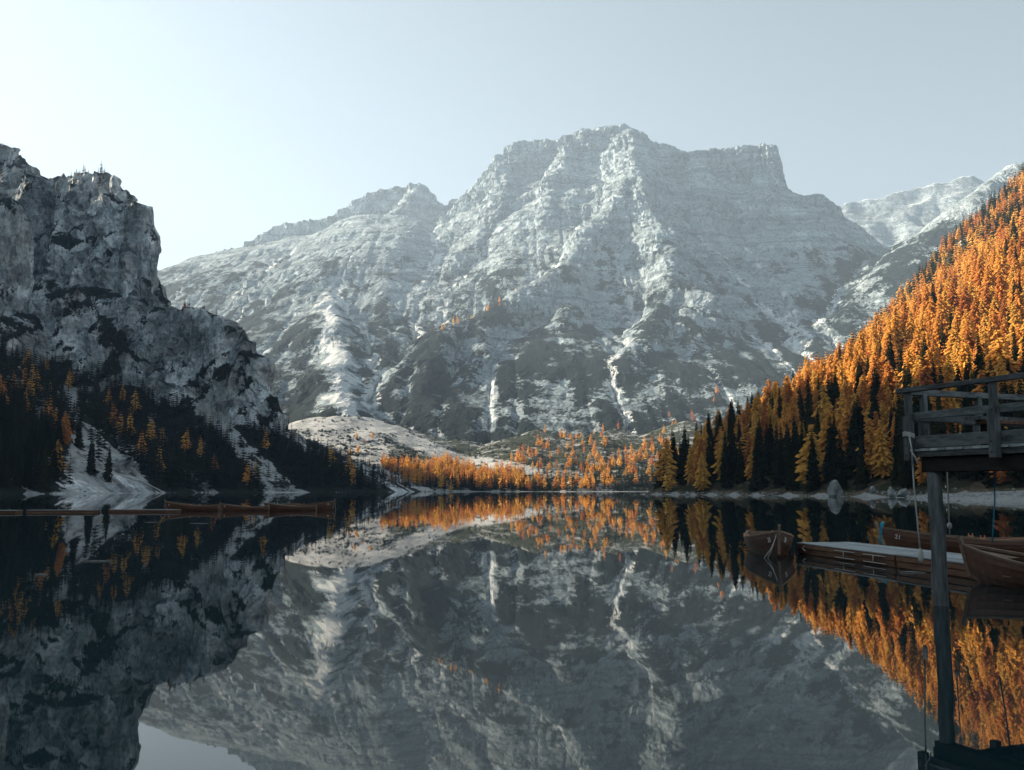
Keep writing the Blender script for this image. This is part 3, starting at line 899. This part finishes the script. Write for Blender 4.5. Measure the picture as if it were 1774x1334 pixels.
# ------------------------------------------------------------------ boulders and shore stones
M['boulder'] = simple('boulder_rock', (0.12, 0.135, 0.14), (0.36, 0.38, 0.38), (0.9, 0.9, 0.9), 0.95, 0.9, 0.3)
def boulder_mesh(seed, sub=4, rough=0.5):
    bm = bmesh.new(); bmesh.ops.create_icosphere(bm, subdivisions=sub, radius=1.0)
    co = np.array([v.co[:] for v in bm.verts])
    d = 1 + rough * fbm(co[:, 0] * 0.9 + seed, co[:, 1] * 0.9, co[:, 2] * 0.9 + seed * 3, 4, 0.6)
    pl = np.random.default_rng(seed).normal(size=(9, 3)); pl /= np.linalg.norm(pl, axis=1)[:, None]
    for n_ in pl:
        dt = (co * d[:, None]) @ n_
        d = np.where(dt > 0.66, d * 0.66 / np.maximum(dt, 1e-3), d)
    for v, k in zip(bm.verts, d): v.co *= float(k)
    me = bpy.data.meshes.new('boulder'); bm.to_mesh(me); bm.free()
    me.materials.append(M['boulder'])
    return me
for k, (px, py, Y, w, h, lab) in enumerate(((1446, 862, 288, 5.6, 6.2, 'big pale angular boulder at the water under the dark trees'),
    (1511, 852, 275, 2.2, 2.4, 'blue grey boulder half hidden in the shore bushes'),
    (1545, 860, 262, 2.6, 3.0, 'pointed pale boulder at the water left of the beach'),
    (1563, 858, 258, 3.0, 2.4, 'dark broad boulder where the beach begins'),
    (1338, 860, 330, 1.3, 1.5, 'small pale boulder on the stony right shore'),
    (1190, 858, 395, 2.0, 1.4, 'low grey boulder near the tip of the right shore'))):
    x, y, z = at(px, py, Y)
    o = link('boulder', boulder_mesh(11 + k * 5)); o.location = (x, y, max(z, 0.0) + h * 0.22)
    o.scale = (w / 2, w / 2 * 0.9, h * 0.62); o.rotation_euler = (0.1, 0.2, k * 1.3)
    tag(o, lab, 'boulder', 'boulders on the right shore')
sv, sf = [], []
stone = [boulder_mesh(70 + q, 1, 0.3) for q in range(3)]
sarr = [(np.array([v.co[:] for v in m.vertices]), np.array([p.vertices[:] for p in m.polygons])) for m in stone]
off = 0
def add_stone(x, y, z, s):
    global off
    a, f = sarr[random.randrange(3)]
    t = random.uniform(0, 6.28); c, q = math.cos(t), math.sin(t)
    sv.append(np.stack([(a[:, 0] * c - a[:, 1] * q) * s + x, (a[:, 0] * q + a[:, 1] * c) * s + y, a[:, 2] * s * 0.6 + z], 1)); sf.append(f + off); off += len(a)
for k in range(2200):
    y = random.uniform(130, 520)
    if y > 250 and random.random() < 0.6: continue
    xs = float(np.interp(y, gh.y, Xs)); w = float(np.interp(y, gh.y, bw))
    x = xs + random.uniform(-0.8, w + 2)
    add_stone(x, y, float(gh.sample(Zh, x, y)) + 0.03, random.choice((0.15, 0.2, 0.3, 0.45)) * random.uniform(0.6, 1.5))
for k in range(1500):
    x = random.uniform(-120, 160); y = float(np.interp(x, gv.x, sh)) + random.uniform(-2, 9)
    add_stone(x, y, float(gv.sample(Zv, x, y)) + 0.05, random.uniform(0.2, 0.9))
for k in range(1500):
    x = ap[0] + random.gauss(0, 26); y = ap[1] + random.uniform(-110, 40)
    z = float(gl.sample(Zl, x, y))
    if z > -0.3: add_stone(x, y, z, random.uniform(0.3, 1.2))
for k in range(2600):
    x, y = random.gauss(-140, 110), random.uniform(1100, 1540)
    z = float(gv.sample(Zv, x, y))
    if z > 0: add_stone(x, y, z, random.uniform(0.3, 0.9) * (2.2 if random.random() < 0.08 else 1))
me = mesh_arrays('shore_stones', np.vstack(sv), np.vstack(sf), None, (M['boulder'],), False, True)
o = link('shore_stones', me); o['kind'] = 'stuff'; o['label'] = 'loose grey stones scattered along the lake shores'; o['category'] = 'stones'

# ------------------------------------------------------------------ rowing boats
def wood(name, c1, c2, rough=0.6, spec=0.3, scale=(1.2, 9, 9), bstr=0.4):
    return simple(name, c1, c2, scale, rough, bstr, 0.006, spec, vary=0.32)
M['hull'] = wood('varnished_hull', (0.045, 0.020, 0.013), (0.115, 0.050, 0.030), 0.45, 0.4)
M['inner'] = wood('boat_inner_wood', (0.11, 0.075, 0.05), (0.21, 0.15, 0.10), 0.75)
M['trim'] = wood('boat_trim_wood', (0.13, 0.085, 0.06), (0.24, 0.175, 0.125), 0.7)
M['oar'] = wood('oar_wood', (0.30, 0.11, 0.05), (0.42, 0.18, 0.08), 0.5)
M['white'] = simple('white_paint', (0.6, 0.62, 0.62), (0.8, 0.8, 0.8), (9, 9, 9), 0.7)
M['rope'] = simple('grey_rope', (0.28, 0.29, 0.28), (0.48, 0.48, 0.46), (60, 60, 60), 0.9)
M['blue'] = simple('blue_rope', (0.02, 0.16, 0.24), (0.04, 0.28, 0.38), (40, 40, 40), 0.8)
M['metal'] = simple('galvanised_metal', (0.30, 0.32, 0.33), (0.5, 0.52, 0.53), (20, 20, 20), 0.5, 0.1)
LB, BB = 5.3, 1.5
def hull_pt(s, q, side, off=0.0):
    b = BB / 2 * (1 - (1 - min(s / 0.48, 1)) ** 2.1) * (1 - 0.42 * max(0, (s - 0.48) / 0.52) ** 2.2)
    k = -0.20 + 0.34 * max(0, 1 - s / 0.16) ** 2 + 0.10 * max(0, (s - 0.75) / 0.25) ** 2
    h = 0.46 + 0.40 * (1 - s) ** 2.6 + 0.16 * max(0, (s - 0.55) / 0.45) ** 2
    a = q * math.pi / 2
    y = max(b * math.sin(a) ** 0.8 + off, 0.004); z = k + (h - k) * (1 - math.cos(a)) ** 0.85
    x = LB / 2 - s * LB + 0.30 * max(0, (z + 0.2)) * max(0, 1 - s / 0.3) ** 1.5
    return Vector((x, y * side, z))
def make_boat():
    root = empty('rowing_boat', (0, 0, 0))
    NP, NS = 7, 18
    ss = [i / (NS - 1) for i in range(NS)]
    for side in (1, -1):
        for k in range(NP):
            q0, q1 = k / NP, (k + 1) / NP
            m = MB(); vs_, fs_ = [], []
            for s in ss:
                vs_ += [hull_pt(s, q1, side, 0.0), hull_pt(s, max(q0 - 0.012, 0), side, 0.016), hull_pt(s, q0, side, -0.016), hull_pt(s, q1, side, -0.018)]
            for i in range(NS - 1):
                for j in range(4):
                    fs_.append((i * 4 + j, i * 4 + (j + 1) % 4, (i + 1) * 4 + (j + 1) % 4, (i + 1) * 4 + j))
            fs_ += [(0, 1, 2, 3), tuple((NS - 1) * 4 + j for j in (3, 2, 1, 0))]
            m.add(vs_, fs_); m.build('plank', M['hull'], root)
        m = MB(); vs_, fs_ = [], []
        for s in ss:
            p = hull_pt(s, 1, side)
            for dy, dz in ((0.03, -0.035), (0.03, 0.02), (-0.045, 0.02), (-0.045, -0.035)):
                vs_.append(Vector((p.x, max(abs(p.y) + dy, 0.003) * side, p.z + dz)))
        for i in range(NS - 1):
            for j in range(4): fs_.append((i * 4 + j, i * 4 + (j + 1) % 4, (i + 1) * 4 + (j + 1) % 4, (i + 1) * 4 + j))
        fs_ += [(0, 1, 2, 3), tuple((NS - 1) * 4 + j for j in (3, 2, 1, 0))]
        m.add(vs_, fs_); m.build('gunwale', M['trim'], root)
    # stem post, keel, transom
    st = [hull_pt(0, q, 1) for q in (0.0, 0.3, 0.6, 0.8, 1.0)]
    m = MB()
    pts = [Vector((p.x + 0.02, 0, p.z)) for p in st] + [Vector((st[-1].x + 0.07, 0, st[-1].z + 0.17))]
    for a, b in zip(pts[:-1], pts[1:]): m.beam(a, b + (b - a) * 0.05, 0.07, 0.10, (1, 0, 0.2))
    m.build('stem_post', M['trim'], root)
    m = MB(); m.beam((LB / 2 - 0.4, 0, -0.17), (-LB / 2 + 0.1, 0, -0.17), 0.06, 0.1); m.build('keel', M['hull'], root)
    m = MB(); ring = [hull_pt(1, q / 6, 1) for q in range(7)] + [hull_pt(1, q / 6, -1) for q in range(6, -1, -1)]
    n = len(ring); vs_ = [Vector((p.x + 0.01, p.y, p.z)) for p in ring] + [Vector((p.x + 0.045, p.y, p.z)) for p in ring]
    m.add(vs_, [tuple(range(n)), tuple(range(2 * n - 1, n - 1, -1))] + [(i, i + n, (i + 1) % n + n, (i + 1) % n) for i in range(n)])
    m.build('transom', M['inner'], root)
    # inside: floor boards, ribs, thwarts
    for k in range(5):
        y = (k - 2) * 0.16
        m = MB(); m.beam((1.5, y * 0.7, 0.02), (-2.2, y, 0.02), 0.14, 0.02); m.build('floor_board', M['inner'], root)
    for k in range(9):
        s = 0.16 + k * 0.09
        m = MB()
        for side in (1, -1):
            m.tube([hull_pt(s, q, side, -0.03) for q in (0.25, 0.5, 0.7, 0.85, 0.98)], 0.016, 5)
        m.build('rib', M['hull'], root)
    for s, w in ((0.26, 0.22), (0.50, 0.24), (0.74, 0.24), (0.93, 0.4)):
        b = hull_pt(s, 0.8, 1).y - 0.01; x = LB / 2 - s * LB
        m = MB(); m.beam((x, -b, 0.27), (x, b, 0.27), w, 0.03); m.build('seat', M['inner'], root)
    m = MB(); z = 0.80
    m.add([(2.42, 0.015, 0.74), (1.75, 0.40, 0.62), (1.75, -0.40, 0.62), (2.42, -0.015, 0.74), (2.42, 0, 0.70), (1.75, 0, 0.58)], [(0, 1, 2, 3), (0, 4, 5, 1), (3, 2, 5, 4), (1, 5, 2), (0, 3, 4)])
    m.build('foredeck', M['inner'], root)
    for side in (1, -1):
        m = MB(); o_ = (0.9, 0.30 * side, 0.36); e_ = (-1.75, 0.52 * side, 0.50)
        m.tube([o_, e_], 0.022, 6)
        d = (Vector(e_) - Vector(o_)).normalized(); e2 = Vector(e_) + d * 0.6
        m.beam(e_, e2, 0.13, 0.02)
        m.build('oar', M['oar'], root)
        p = hull_pt(0.52, 1, side); m = MB(); m.beam((p.x - 0.09, p.y, p.z + 0.03), (p.x + 0.09, p.y, p.z + 0.03), 0.06, 0.05)
        m.beam((p.x - 0.06, p.y, p.z + 0.05), (p.x - 0.06, p.y, p.z + 0.13), 0.03, 0.03, (1, 0, 0)); m.beam((p.x + 0.06, p.y, p.z + 0.05), (p.x + 0.06, p.y, p.z + 0.13), 0.03, 0.03, (1, 0, 0))
        m.build('oarlock', M['oar'], root)
    return root
def text_mesh(txt, size):
    cu = bpy.data.curves.new('number', 'FONT'); cu.body = txt; cu.size = size; cu.extrude = 0.004
    cu.align_x = 'CENTER'; cu.align_y = 'CENTER'
    o = bpy.data.objects.new('number', cu); COL.objects.link(o)
    dg = bpy.context.evaluated_depsgraph_get()
    me = bpy.data.meshes.new_from_object(o.evaluated_get(dg))
    bpy.data.objects.remove(o); me.materials.clear(); me.materials.append(M['white'])
    return me
def add_number(boat, txt, size=0.2, s=0.075, q=0.80):
    me = text_mesh(txt, size)
    for side in (1, -1):
        p = hull_pt(s, q, side, 0.016)
        ex = (hull_pt(s - 0.03, q, side, 0.016) - hull_pt(s + 0.03, q, side, 0.016)).normalized()   # towards the bow
        up = (hull_pt(s, q + 0.06, side) - hull_pt(s, q - 0.06, side)).normalized()
        xa = -ex if side == 1 else ex
        za = xa.cross(up).normalized()
        if za.y * side < 0: xa = -xa; za = -za
        up = za.cross(xa)
        o = link('number', me, boat)
        mt = Matrix((xa, up, za)).transposed().to_4x4(); mt.translation = p + za * 0.016
        o.matrix_local = mt
def boat_rope(boat, pts, mat, name='mooring_rope', r=0.014):
    m = MB(); m.tube(pts, r, 5); return m.build(name, mat, boat, True)

proto = make_boat()
BOATS = []
def put_boat(bow, stern_dir, first=False, label='', group=None, z=-0.02, scale=1.0):
    """bow (x,y) at the water, stern_dir a direction from bow towards stern"""
    b = proto if first else copy_tree(proto)
    d = Vector(stern_dir).normalized()
    c = Vector(bow) + d * (LB / 2 * scale)
    b.location = (c.x, c.y, z); b.rotation_euler = (0, 0, math.atan2(-d.y, -d.x)); b.scale = (scale,) * 3
    tag(b, label, 'boat', group)
    return b
A_ = on_plane(1349, 966)
b1 = put_boat((A_[0], A_[1]), (0.15, 1.0), True, 'brown rowing boat numbered 23 with its bow towards the viewer', 'rowing boats by the floating dock')
b2 = put_boat((12.75, 32.6), (0.955, -0.20), False, 'long brown rowing boat numbered 21 behind the floating dock', 'rowing boats by the floating dock')
b3 = put_boat((10.62, 22.2), (0.36, -0.93), False, 'open rowing boat with red brown oars beside the wooden posts', 'rowing boats by the floating dock')
add_number(b1, '23'); add_number(b2, '21')
for pxa, pya, pxb, pyb, lab in ((291, 884.5, 381, 885, 'leftmost of the moored boats, tied to the end of a low dock'),
                       (386, 885, 466, 885, 'second boat from the left in the moored row'),
                       (462, 884.5, 548, 884.5, 'third boat from the left in the moored row'),
                       (575, 883.5, 500, 882.5, 'last boat at the right end of the moored row, mostly hidden')):
    A_ = on_plane(pxa, pya); B_ = on_plane(pxb, pyb)
    d = (B_[0] - A_[0], B_[1] - A_[1]); b = put_boat((A_[0], A_[1]), d, False, lab, 'rowing boats moored on the left', scale=math.hypot(*d) / LB)
    boat_rope(b, [(2.9, 0, 0.95), (3.0, 0.02, 0.5), (3.12, 0.0, 0.0)], M['rope'])
boat_rope(b1, [(2.80, -0.03, 0.86), (2.84, -0.2, 0.35), (2.86, -0.36, 0.0)], M['rope'])
boat_rope(b1, [(2.80, -0.05, 0.72), (2.86, -0.25, 0.3), (2.9, -0.50, -0.02)], M['rope'])
m = MB(); m.tube([(2.80, 0, 1.04), (2.85, 0.05, 0.98), (2.88, 0.02, 0.80), (2.94, 0.0, 0.45), (2.93, 0.02, 0.25)], [0.03, 0.07, 0.055, 0.045, 0.03], 7); m.build('bow_cloth', M['blue'], b2, True)

# ------------------------------------------------------------------ floating docks
M['deck'] = wood('weathered_boards', (0.15, 0.175, 0.185), (0.34, 0.37, 0.38), 0.85, 0.2, (0.8, 14, 14), 0.5)
M['dockside'] = wood('dock_side_boards', (0.055, 0.030, 0.020), (0.16, 0.085, 0.055), 0.8, 0.2, (1.5, 10, 10), 0.5)
def make_dock(p0, d, L, W, label, group, top=0.37, boards=13, detail=True):
    d = Vector((d[0], d[1], 0)).normalized(); w = Vector((-d.y, d.x, 0))
    root = empty('floating_dock', (p0[0], p0[1], 0), math.atan2(d.y, d.x))
    tag(root, label, 'dock', group)
    bw_ = W / boards
    for k in range(boards):
        m = MB(); y = (k + 0.5) * bw_
        m.beam((random.uniform(-0.02, 0.02), y, top - 0.02 + random.uniform(-0.003, 0.003)), (L + random.uniform(-0.02, 0.02), y, top - 0.02 + random.uniform(-0.003, 0.003)), bw_ - 0.022, 0.035)
        m.build('board', M['deck'], root)
    for y in (0.03, W - 0.03):
        for k, (z0, hh) in enumerate(((top - 0.115, 0.13), (top - 0.27, 0.16), (top - 0.45, 0.18))):
            m = MB(); m.beam((0.03, y + (k % 2) * 0.012, z0), (L - 0.03, y + (k % 2) * 0.012, z0), 0.05, hh - 0.012); m.build('side_plank', M['dockside'], root)
    for x in (0.05, L - 0.05):
        m = MB(); m.beam((x, 0.06, top - 0.22), (x, W - 0.06, top - 0.22), 0.05, 0.34); m.build('end_plank', M['dockside'], root)
    return root
dd = (0.15, -0.988)
P0 = Vector((9.45, 32.0, 0)); dv = Vector((dd[0], dd[1], 0)).normalized()
k1 = make_dock(P0, dd, 5.95, 1.95, 'weathered floating dock section beside the boat numbered 23', 'floating dock sections on the right', boards=13)
k2 = make_dock(P0 + dv * 6.0, dd, 6.4, 1.95, 'weathered floating dock section behind the round wooden post', 'floating dock sections on the right', boards=13)
# dock local x runs towards the viewer, y to the right; the left face is y = 0
for kk, xs_ in ((k1, (3.2, 4.9)), (k2, ())):
    for x in xs_:
        m = MB(); m.tube([(x - 0.55, -0.03, 0.27), (x + 0.65, -0.03, 0.27)], 0.012, 5); m.tube([(x - 0.55, -0.03, 0.07), (x + 0.65, -0.03, 0.07)], 0.012, 5)
        m.tube([(x, -0.035, 0.28), (x, -0.035, 0.06)], 0.014, 5); m.build('rope_rail', M['rope'], kk, True)
m = MB(); m.beam((0.62, -0.006, 0.12), (0.42, -0.006, 0.20), 0.01, 0.035, (0, -1, 0)); m.beam((0.42, -0.006, 0.20), (0.62, -0.006, 0.28), 0.01, 0.035, (0, -1, 0)); m.build('arrow_mark', M['white'], k1)
for pxa, pya, L, lab in ((187, 887.5, 6.4, 'long low dock that ends at the leftmost moored boat'), (45, 888.5, 6.2, 'low dock between the left edge and the moored boats'), (-70, 889, 5.0, 'low dock cut by the left edge of the view')):
    a = on_plane(pxa, pya)
    make_dock((a[0], a[1]), (1, 0.02), L, 1.4, lab, 'low docks on the left', 0.26, 7)

# ------------------------------------------------------------------ wooden landing platform
M['beam'] = wood('weathered_beams', (0.022, 0.027, 0.030), (0.145, 0.16, 0.165), 0.85, 0.2, (9, 9, 1.5), 0.6)
M['beam2'] = wood('weathered_rails', (0.030, 0.036, 0.040), (0.14, 0.155, 0.16), 0.85, 0.2, (3, 3, 12), 0.6)
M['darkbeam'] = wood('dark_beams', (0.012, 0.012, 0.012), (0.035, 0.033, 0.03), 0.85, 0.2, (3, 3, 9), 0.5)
pf = empty('landing_platform', (7.6, 18.0, 0), math.atan2(-0.929, 0.37))
tag(pf, 'grey weathered timber platform with railing on round posts', 'platform')
# local x = u (towards the viewer), local y = v (to the right)
DZ, W_, L_ = 2.86, 4.2, 5.2
def pole(x, y, z0, z1, r, name='post', lean=(0, 0)):
    m = MB(); n = 14; pts = []; rr = []
    for k in range(12):
        t = k / 11; pts.append((x + lean[0] * (1 - t) + 0.012 * math.sin(k * 1.7), y + lean[1] * (1 - t) + 0.012 * math.cos(k * 2.1), z0 + (z1 - z0) * t)); rr.append(r * (1.06 - 0.10 * t) * (1 + 0.02 * math.sin(k * 2.9)))
    m.tube(pts, rr, n); return m.build(name, M['beam'], pf, True)
pole(0.32, 0.14, -3.0, 2.42, 0.135); pole(2.50, 0.14, -3.0, 2.42, 0.135); pole(4.9, 0.14, -3.0, 2.42, 0.135)
pole(0.5, 3.9, -3.0, 2.42, 0.135); pole(2.6, 3.9, -3.0, 2.42, 0.135); pole(4.9, 3.9, -3.0, 2.42, 0.135)
for y in (0.14, 3.9):
    m = MB(); m.beam((0.12, y, 2.56), (L_, y, 2.56), 0.24, 0.27); m.build('beam', M['darkbeam'] if y < 1 else M['darkbeam'], pf, bevel=0.01)
for k in range(6):
    m = MB(); m.beam((0.15 + k * 0.98, 0.04, 2.755), (0.15 + k * 0.98, W_, 2.755), 0.12, 0.115); m.build('joist', M['darkbeam'], pf)
m = MB(); m.beam((0.02, -0.02, 2.76), (L_, -0.02, 2.76), 0.05, 0.10); m.build('edge_joist', M['beam2'], pf)
nb = 27
for k in range(nb):
    x = 0.03 + (k + 0.5) * (L_ / nb)
    m = MB(); m.beam((x, -0.06 + random.uniform(-0.02, 0.02), DZ - 0.02), (x, W_ + 0.05, DZ - 0.02), L_ / nb - 0.012, 0.045); m.build('deck_board', M['deck'], pf)
def rail_post(x, y, face):
    m = MB()
    fx, fy = face
    m.beam((x, y, DZ - 0.22), (x, y, DZ + 0.62), 0.15, 0.15, (1, 0, 0)); m.beam((x - fx * 0.02, y - fy * 0.02, DZ + 0.62), (x - fx * 0.02, y - fy * 0.02, DZ + 1.07), 0.11, 0.11, (1, 0, 0))
    o = m.build('rail_post', M['beam'], pf, bevel=0.008)
    for zz in (DZ - 0.12, DZ + 0.06):
        mb = MB(); mb.tube([(x - fx * 0.07, y - fy * 0.07, zz), (x + fx * 0.088, y + fy * 0.088, zz)], 0.014, 6); mb.build('bolt', M['darkbeam'], o)
for x in (0.0, 1.92, 4.0): rail_post(x, -0.13, (0, -1))
for y in (0.35, 1.75, 3.3): rail_post(-0.10, y, (-1, 0))
def rail(name, a, b, h, t, mat='beam2'):
    m = MB(); m.beam(a, b, t, h); return m.build(name, M[mat], pf, bevel=0.006)
rail('top_rail', (-0.22, -0.13, DZ + 1.11), (L_, -0.13, DZ + 1.11), 0.09, 0.14)
rail('top_rail', (-0.10, -0.03, DZ + 1.09), (-0.10, W_, DZ + 1.09), 0.11, 0.12)
rail('middle_rail', (-0.10, -0.03, DZ + 0.62), (L_, -0.03, DZ + 0.62), 0.14, 0.05)
rail('middle_rail', (0.01, 0.0, DZ + 0.60), (0.01, W_, DZ + 0.60), 0.14, 0.05)
rail('kick_board', (0.05, -0.025, DZ + 0.13), (L_, -0.025, DZ + 0.13), 0.22, 0.05)
rail('kick_board', (0.01, 0.05, DZ + 0.13), (0.01, W_, DZ + 0.13), 0.2, 0.05)
m = MB()
for k in range(4): m.tube([(0.10 * math.cos(t), -0.13 + 0.10 * math.sin(t), DZ + 0.22 + k * 0.022 - 0.03 * math.sin(t)) for t in np.linspace(0, 6.28, 13)], 0.012, 5)
m.tube([(0.10, -0.21, DZ + 0.22), (0.16, -0.22, DZ - 0.05), (0.14, -0.215, DZ - 0.30)], 0.014, 5); m.tube([(0.12, -0.22, DZ - 0.02), (0.22, -0.21, DZ - 0.16), (0.26, -0.2, DZ - 0.28)], 0.013, 5)
m.build('rope_lashing', M['rope'], pf, True)
# bench on the platform
bn = empty('bench', pf.matrix_basis @ Vector((0.85, 0.55, DZ)), pf.rotation_euler.z); tag(bn, 'low heavy plank bench standing on the platform behind the railing', 'bench')
for y0 in (0.28, 2.1):
    m = MB(); m.beam((0.15, y0, 0.0), (0.15, y0, 0.42), 0.28, 0.22, (1, 0, 0)); m.build('leg', M['darkbeam'], bn, bevel=0.01)
for k in range(2):
    m = MB(); m.beam((0.02 + k * 0.27, -0.15 + 0.1 * k, 0.455), (0.02 + k * 0.27, 3.0, 0.455), 0.255, 0.07); m.build('seat_plank', M['dockside'] if k else M['beam'], bn, bevel=0.008)
m = MB(); m.beam((0.1, -0.1, 0.53), (0.1, 0.55, 0.53), 0.4, 0.06); m.build('loose_plank', M['beam'], bn)
# hanging ropes
def hang(name, pts, mat, r, label, tail=None):
    m = MB(); m.tube(pts, r, 6); o = m.build(name, mat, None, True); tag(o, label, 'rope', 'ropes hanging from the platform')
    if tail:
        m = MB(); m.tube(tail, [0.02, 0.045, 0.05, 0.03], 7); m.build('knot', mat, o, True)
hang('hanging_rope', [at(1580, 785, 18.0), at(1584, 850, 18.0), at(1589, 900, 18.0), at(1594, 955, 18.0)], M['rope'], 0.016, 'grey rope hanging down from the corner of the platform', [at(1594, 950, 18.0), at(1595, 957, 18.0), at(1595.5, 968, 18.0), at(1596, 975, 18.0)])
hang('hanging_rope', [at(1641, 812, 18.8), at(1643, 870, 18.8), at(1645, 925, 18.8)], M['rope'], 0.014, 'thin grey rope hanging right behind the round post', [at(1645, 905, 18.8), at(1645, 908, 18.8), at(1645, 912, 18.8), at(1645, 916, 18.8)])
hang('hanging_rope', [at(1724, 812, 17.2), at(1723, 870, 17.2), at(1719, 940, 17.2)], M['blue'], 0.014, 'thin blue rope hanging left of the right-hand post')
# second, twin post beside the first
# ------------------------------------------------------------------ floating twigs
M['twig'] = simple('bleached_twig', (0.14, 0.14, 0.13), (0.28, 0.28, 0.26), (5, 5, 5), 0.9)
for k, (px, py, L) in enumerate(((140, 973, 0.9), (330, 907, 1.2), (60, 996, 0.4), (1560, 992, 0.6), (700, 880, 2.0), (250, 905, 1.0))):
    a = on_plane(px, py); m = MB(); t = random.uniform(-0.25, 0.25)
    m.tube([(0, 0, 0.008), (L * 0.4, 0.05 + t * L * 0.4, 0.016), (L * 0.8, t * L, 0.012), (L, t * L - 0.08, 0.005)], [0.012, 0.02, 0.014, 0.006], 5)
    m.tube([(L * 0.4, 0.05 + t * L * 0.4, 0.014), (L * 0.62, 0.16 + t * L * 0.5, 0.01)], 0.008, 4)
    o = m.build('floating_twig', M['twig'], None, True); o.location = (a[0], a[1], 0)
    tag(o, ('bleached twig afloat on the dark water at far left', 'long pale stick drifting below the moored boats', 'tiny pale twig drifting near the left edge', 'pale stick afloat along the dock side', 'long thin stick on the far calm water', 'pale stick drifting below the low dock')[k], 'twig', 'twigs afloat on the lake')

# ------------------------------------------------------------------ people on the beach
def person(loc, rz, jacket, trousers, label, lean=0.0):
    J = [(0, 0, 0.92), (0, 0, 1.15), (0, 0, 1.40), (0, 0, 1.52), (0, 0.01, 1.60), (0, 0.01, 1.70),
         (-0.10, 0, 0.88), (-0.11, 0.03, 0.48), (-0.11, -0.01, 0.07), (-0.11, 0.12, 0.03), (0.10, 0, 0.88), (0.12, -0.03, 0.48), (0.13, -0.08, 0.07), (0.13, 0.05, 0.03),
         (-0.19, 0, 1.40), (-0.26, 0.0, 1.14), (-0.22, 0.12, 0.92), (0.19, 0, 1.40), (0.27, 0.0, 1.14), (0.25, 0.10, 0.90)]
    E = [(0, 1), (1, 2), (2, 3), (3, 4), (4, 5), (0, 6), (6, 7), (7, 8), (8, 9), (0, 10), (10, 11), (11, 12), (12, 13), (2, 14), (14, 15), (15, 16), (2, 17), (17, 18), (18, 19)]
    Rr = [0.15, 0.15, 0.15, 0.06, 0.095, 0.09, 0.10, 0.07, 0.05, 0.04, 0.10, 0.07, 0.05, 0.04, 0.07, 0.055, 0.04, 0.07, 0.055, 0.04]
    me = bpy.data.meshes.new('person'); me.from_pydata([(x, y + lean * z, z) for x, y, z in J], E, [])
    o = bpy.data.objects.new('person', me); COL.objects.link(o)
    md = o.modifiers.new('skin', 'SKIN'); sk = me.skin_vertices[0].data
    for q, r_ in zip(sk, Rr): q.radius = (r_, r_)
    sk[0].use_root = True
    o.modifiers.new('sub', 'SUBSURF').levels = 1
    dg = bpy.context.evaluated_depsgraph_get()
    m2 = bpy.data.meshes.new_from_object(o.evaluated_get(dg)); o.modifiers.clear(); o.data = m2
    m2.materials.clear()
    for mm in (jacket, trousers, M['skin'], M['hair']): m2.materials.append(mm)
    for p in m2.polygons:
        z = p.center.z; x = abs(p.center.x)
        p.material_index = 3 if z > 1.63 or (z > 1.55 and p.center.y < 0.0) else 2 if z > 1.50 or (z < 0.96 and x > 0.19) else 0 if z > 0.90 else 1
        p.use_smooth = True
    o.location = loc; o.rotation_euler = (0, 0, rz)
    return tag(o, label, 'person', 'people on the beach')
M['skin'] = simple('skin', (0.45, 0.28, 0.2), (0.52, 0.33, 0.24), (5, 5, 5), 0.6)
M['hair'] = simple('hair', (0.03, 0.02, 0.015), (0.06, 0.04, 0.03), (20, 20, 20), 0.7)
M['jw'] = simple('white_jacket', (0.55, 0.56, 0.57), (0.75, 0.75, 0.75), (5, 5, 5), 0.8)
M['jb'] = simple('teal_jacket', (0.02, 0.09, 0.12), (0.03, 0.13, 0.16), (5, 5, 5), 0.8)
M['tr'] = simple('dark_trousers', (0.02, 0.025, 0.035), (0.04, 0.045, 0.055), (5, 5, 5), 0.85)
for px, jk, lab, rz in ((1627, 'jw', 'person in a white jacket standing on the beach', 2.6), (1634, 'jw', 'person in a pale top standing close behind another on the beach', 1.2), (1638, 'jb', 'person in a dark teal jacket standing on the beach', -2.4)):
    Y = 236.0 + (px % 5)
    x = (px - CX) / FPX * Y
    person((x, Y, float(gh.sample(Zh, x, Y)) - 0.02), rz, M[jk], M['tr'], lab)

# ------------------------------------------------------------------ haze
t = NT('haze_air')
pv = t.n('VolumePrincipled'); pv.inputs['Color'].default_value = (0.575, 0.77, 1.0, 1); pv.inputs['Density'].default_value = 0.00013
pv.inputs['Anisotropy'].default_value = 0.3
t.l(pv.outputs[0], t.out.inputs['Volume'])
bm = bmesh.new(); bmesh.ops.create_cube(bm, size=1.0)
me = bpy.data.meshes.new('haze'); bm.to_mesh(me); bm.free(); me.materials.append(t.m)
hz = link('haze', me); hz.location = (0, 1900, 655); hz.scale = (6400, 5600, 1330)
hz['kind'] = 'stuff'; hz['label'] = 'pale morning haze filling the valley'; hz['category'] = 'haze'
